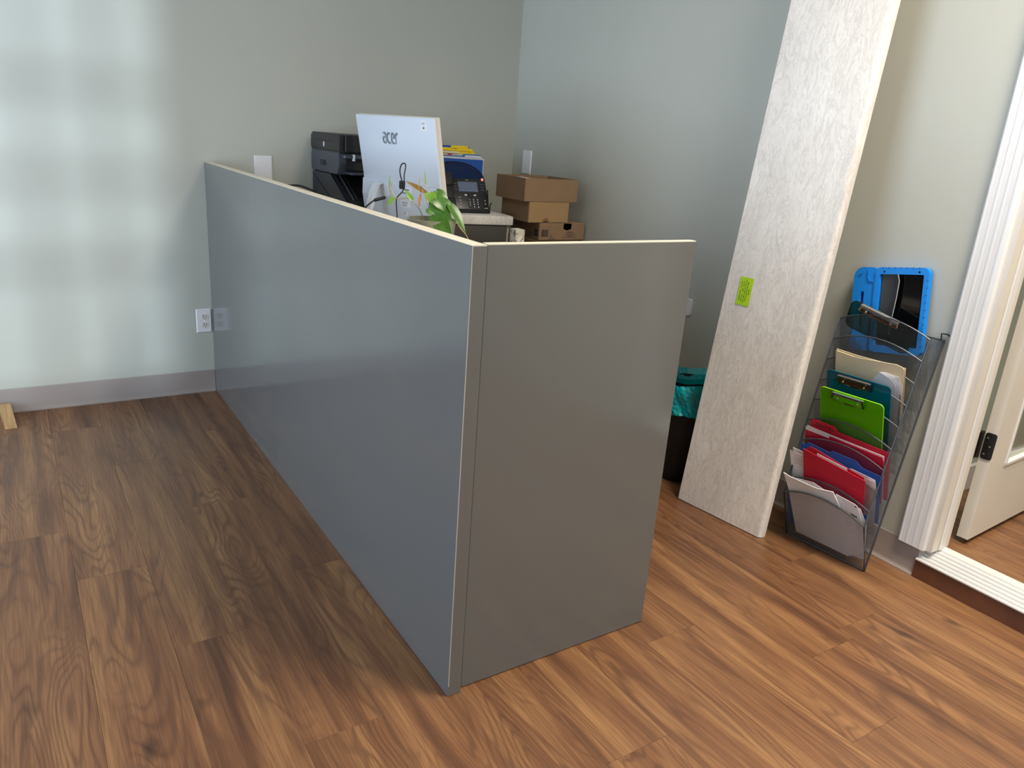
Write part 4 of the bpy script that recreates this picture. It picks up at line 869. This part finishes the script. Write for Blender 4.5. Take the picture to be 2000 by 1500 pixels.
# tablet in a foam case, standing between the rack and the wall
TBo = Vector((-0.032, -2.395, 0.708))
tabm = Matrix.Translation(TBo) @ Matrix(((0, 0, -1, 0), (-1, 0, 0, 0), (0, 1, 0, 0), (0, 0, 0, 1))) @ Matrix.Rotation(math.radians(-3.5), 4, 'X') @ Matrix.Rotation(math.radians(9.5), 4, 'Z')
tbl = thing('tablet', 'tablet in a bright blue foam case with a handle, above the rack', 'tablet', mat=tabm)
def holed(outer, hole, z0, z1):
    n = len(outer); assert n == len(hole)
    vs = [(a, b, z) for z in (z0, z1) for lp_ in (outer, hole) for a, b in lp_]; fs = []
    for i in range(n):
        j = (i + 1) % n
        fs += [(i, j, n + j, n + i), (2 * n + i, 3 * n + i, 3 * n + j, 2 * n + j), (i, 2 * n + i, 2 * n + j, j), (n + i, n + j, 3 * n + j, 3 * n + i)]
    return MB().add(vs, fs)
# case body around the screen (right) and the handle wing (left) with its slot
case = obj('case', holed(rrect(0.176, 0.278, 0.018, 6, 0.040, 0.139), rrect(0.146, 0.233, 0.006, 6, 0.040, 0.1395), -0.010, 0.014), 'foam', tbl)
obj('handle', holed(rrect(0.097, 0.278, 0.034, 6, -0.0785, 0.139), rrect(0.013, 0.12, 0.0063, 6, -0.092, 0.138), -0.008, 0.0095), 'foam', tbl)
obj('handle_rib', MB().prism([(-0.073, 0.27), (-0.073, 0.245), (-0.068, 0.236), (-0.048, 0.236), (-0.048, 0.05), (-0.05, 0.05), (-0.053, 0.23), (-0.07, 0.231), (-0.077, 0.243), (-0.077, 0.27)], 0.010, 0.0125, 'z'), 'foam', tbl)
obj('backing', MB().box((-0.03, 0.02, -0.010), (0.110, 0.265, -0.003)), 'blackmatte', tbl)
obj('screen', MB().box((-0.027, 0.030, 0.0), (0.107, 0.253, 0.006), bev=0.001), 'screen', tbl)
for i in range(7): obj('edge_groove', MB().box((-0.025 + i * 0.020, 0.2725, 0.011), (-0.0225 + i * 0.020, 0.2786, 0.0145)), 'bluecard', case)
for i in range(10): obj('edge_groove', MB().box((0.1225, 0.030 + i * 0.023, 0.011), (0.1284, 0.0325 + i * 0.023, 0.0145)), 'bluecard', case)
for x in (-0.018, 0.098): obj('corner_hole', MB().lathe([(0, 0), (0.0032, 0), (0.0032, 0.0006), (0, 0.0006)], 12, Matrix.Translation((x, 0.2640, 0.014))), 'screen', case)
obj('corner_mark', MB().prism([(-0.108, 0.245), (-0.096, 0.256), (-0.100, 0.258), (-0.110, 0.250)], 0.010, 0.0108, 'z'), 'bluecard', tbl)
# dark protective flap creased across the screen
fl_ = MB(); cv = [(-0.027, 0.0065), (0.0, 0.008), (0.02, 0.013), (0.034, 0.022)]
vs = []
for yy, dx in ((0.06, -0.012), (0.12, -0.006), (0.18, 0.002), (0.235, 0.006), (0.256, 0.0)):
    for x, z in cv: vs.append((x + (dx if x > -0.02 else 0), yy, z))
fs = [(i * 4 + j, i * 4 + j + 1, i * 4 + j + 5, i * 4 + j + 4) for i in range(4) for j in range(3)]
sf = obj('screen_flap', MB().add(vs, fs), 'strap', tbl, smooth=True)
obj('flap_edge', MB().tube([vs[i * 4 + 3] for i in range(5)], 0.0014, 5), 'cablight', sf, smooth=True)

# ------------------------------------------------------------------ wall plates
def plate(name, label, loc, ax, w_, h_, rad=0.003):
    t = thing(name, label, 'wall plate', loc); T = R3(PI / 2, 0, 0) if ax == 'y' else R3(0, 0, -PI / 2) @ R3(PI / 2, 0, 0)
    bm = bmesh.new(); bmesh.ops.create_cube(bm, size=1)
    for v in bm.verts: v.co = Vector((v.co.x * (w_ - (0.006 if v.co.z > 0 else 0)), v.co.y * (h_ - (0.006 if v.co.z > 0 else 0)), (v.co.z + 0.5) * 0.0055))
    obj('cover', MB().bm(bm, T), 'plate', t); return t, T
t, T = plate('power_outlet', 'white duplex outlet low on the back wall beside the counter', (-1.689, -0.0005, 0.356), 'y', 0.068, 0.114)
for zc in (0.0195, -0.0195):
    rr = obj('receptacle', MB().prism([(a, max(-0.0135, min(0.0135, b))) for a, b in [(0.0165 * math.cos(2 * PI * i / 24), 0.0165 * math.sin(2 * PI * i / 24) + 0.0) for i in range(24)]], 0.0055, 0.0072, 'z', T @ Matrix.Translation((0.004, zc, 0))), 'trim_warm', t)
    for sx, hh in ((-0.006, 0.0085), (0.0062, 0.007)): obj('slot', MB().box((sx - 0.0013, 0.002, 0.0072), (sx + 0.0013, 0.002 + hh, 0.0076), T @ Matrix.Translation((0.004, zc - 0.003, 0))), 'blackmatte', rr)
    obj('slot', MB().lathe([(0, 0.0072), (0.0024, 0.0072), (0.0024, 0.0076), (0, 0.0076)], 8, T @ Matrix.Translation((0.004, zc - 0.0085, 0))), 'blackmatte', rr)
obj('screw', MB().lathe([(0, 0.0055), (0.003, 0.0055), (0.0022, 0.0068), (0, 0.007)], 10, T @ Matrix.Translation((0.004, 0, 0))), 'plate', t)
t, T = plate('blank_plate', 'white blank wall plate above the counter on the back wall', (-1.3875, -0.0005, 1.069), 'y', 0.083, 0.116)
obj('screw', MB().lathe([(0, 0.0055), (0.0032, 0.0055), (0.0022, 0.007), (0, 0.0072)], 10, T @ Matrix.Translation((0, 0.030, 0))), 'plate', t)
t, T = plate('blank_plate', 'white wall plate above the cardboard boxes in the corner', (-0.0005, -0.147, 1.166), 'x', 0.083, 0.124)
obj('screw', MB().lathe([(0, 0.0055), (0.003, 0.0055), (0.0022, 0.0068), (0, 0.007)], 10, T @ Matrix.Translation((0, 0.04, 0))), 'plate', t)
t = thing('wall_jack', 'small rounded white plate just past the counter end', 'wall plate', (-0.0005, -1.452, 0.655))
obj('cover', MB().prism(rrect(0.09, 0.072, 0.012), 0, 0.010, 'z', R3(0, 0, -PI / 2) @ R3(PI / 2, 0, 0)), 'plate', t); obj('slot', MB().box((-0.0104, -0.008, -0.008), (-0.0099, 0.008, 0.008)), 'cablight', t)

# wooden wedge on the floor at the far left
wd_ = tag(obj('door_wedge', MB().prism([(0.0, 0.0), (0.0, 0.052), (-0.02, 0.052), (-0.17, 0.012), (-0.185, 0.004), (-0.186, 0.0)], -0.021, 0.021, 'x', R3(0, 0, math.radians(5))), 'stick'), 'pale wooden wedge on the floor against the taupe baseboard', 'wedge')
wd_.location = (-2.522, -0.022, 0.0)

# ------------------------------------------------------------------ ceiling lights (out of frame, real fixtures)
def ceiling_light(x, y, z, power, label, w_=0.6, l_=1.2, spread=120):
    t = thing('ceiling_light', label, 'ceiling light', (x, y, z - 0.045))
    obj('frame', MB().box((-w_ / 2, -l_ / 2, 0.008), (w_ / 2, l_ / 2, 0.045), bev=0.004), 'white', t); obj('diffuser', MB().box((-w_ / 2 + 0.02, -l_ / 2 + 0.02, 0.002), (w_ / 2 - 0.02, l_ / 2 - 0.02, 0.008)), 'diffuser', t)
    l = bpy.data.lights.new('lamp', 'AREA'); l.shape = 'RECTANGLE'; l.size = w_ - 0.06; l.size_y = l_ - 0.06; l.energy = power; l.color = (1.0, 0.90, 0.76); l.spread = math.radians(spread)
    o = bpy.data.objects.new('lamp', l); COL.objects.link(o); o.parent = t; o.location = (0, 0, -0.004)
ceiling_light(-0.55, -3.5, CZ, 66, 'white ceiling light panel over the floor by the doorway', spread=135)
ceiling_light(-2.9, -5.2, CZ, 12, 'white ceiling light panel near the front windows')
ceiling_light(1.7, -3.5, 2.9, 34, 'white ceiling light panel in the side room', spread=180)
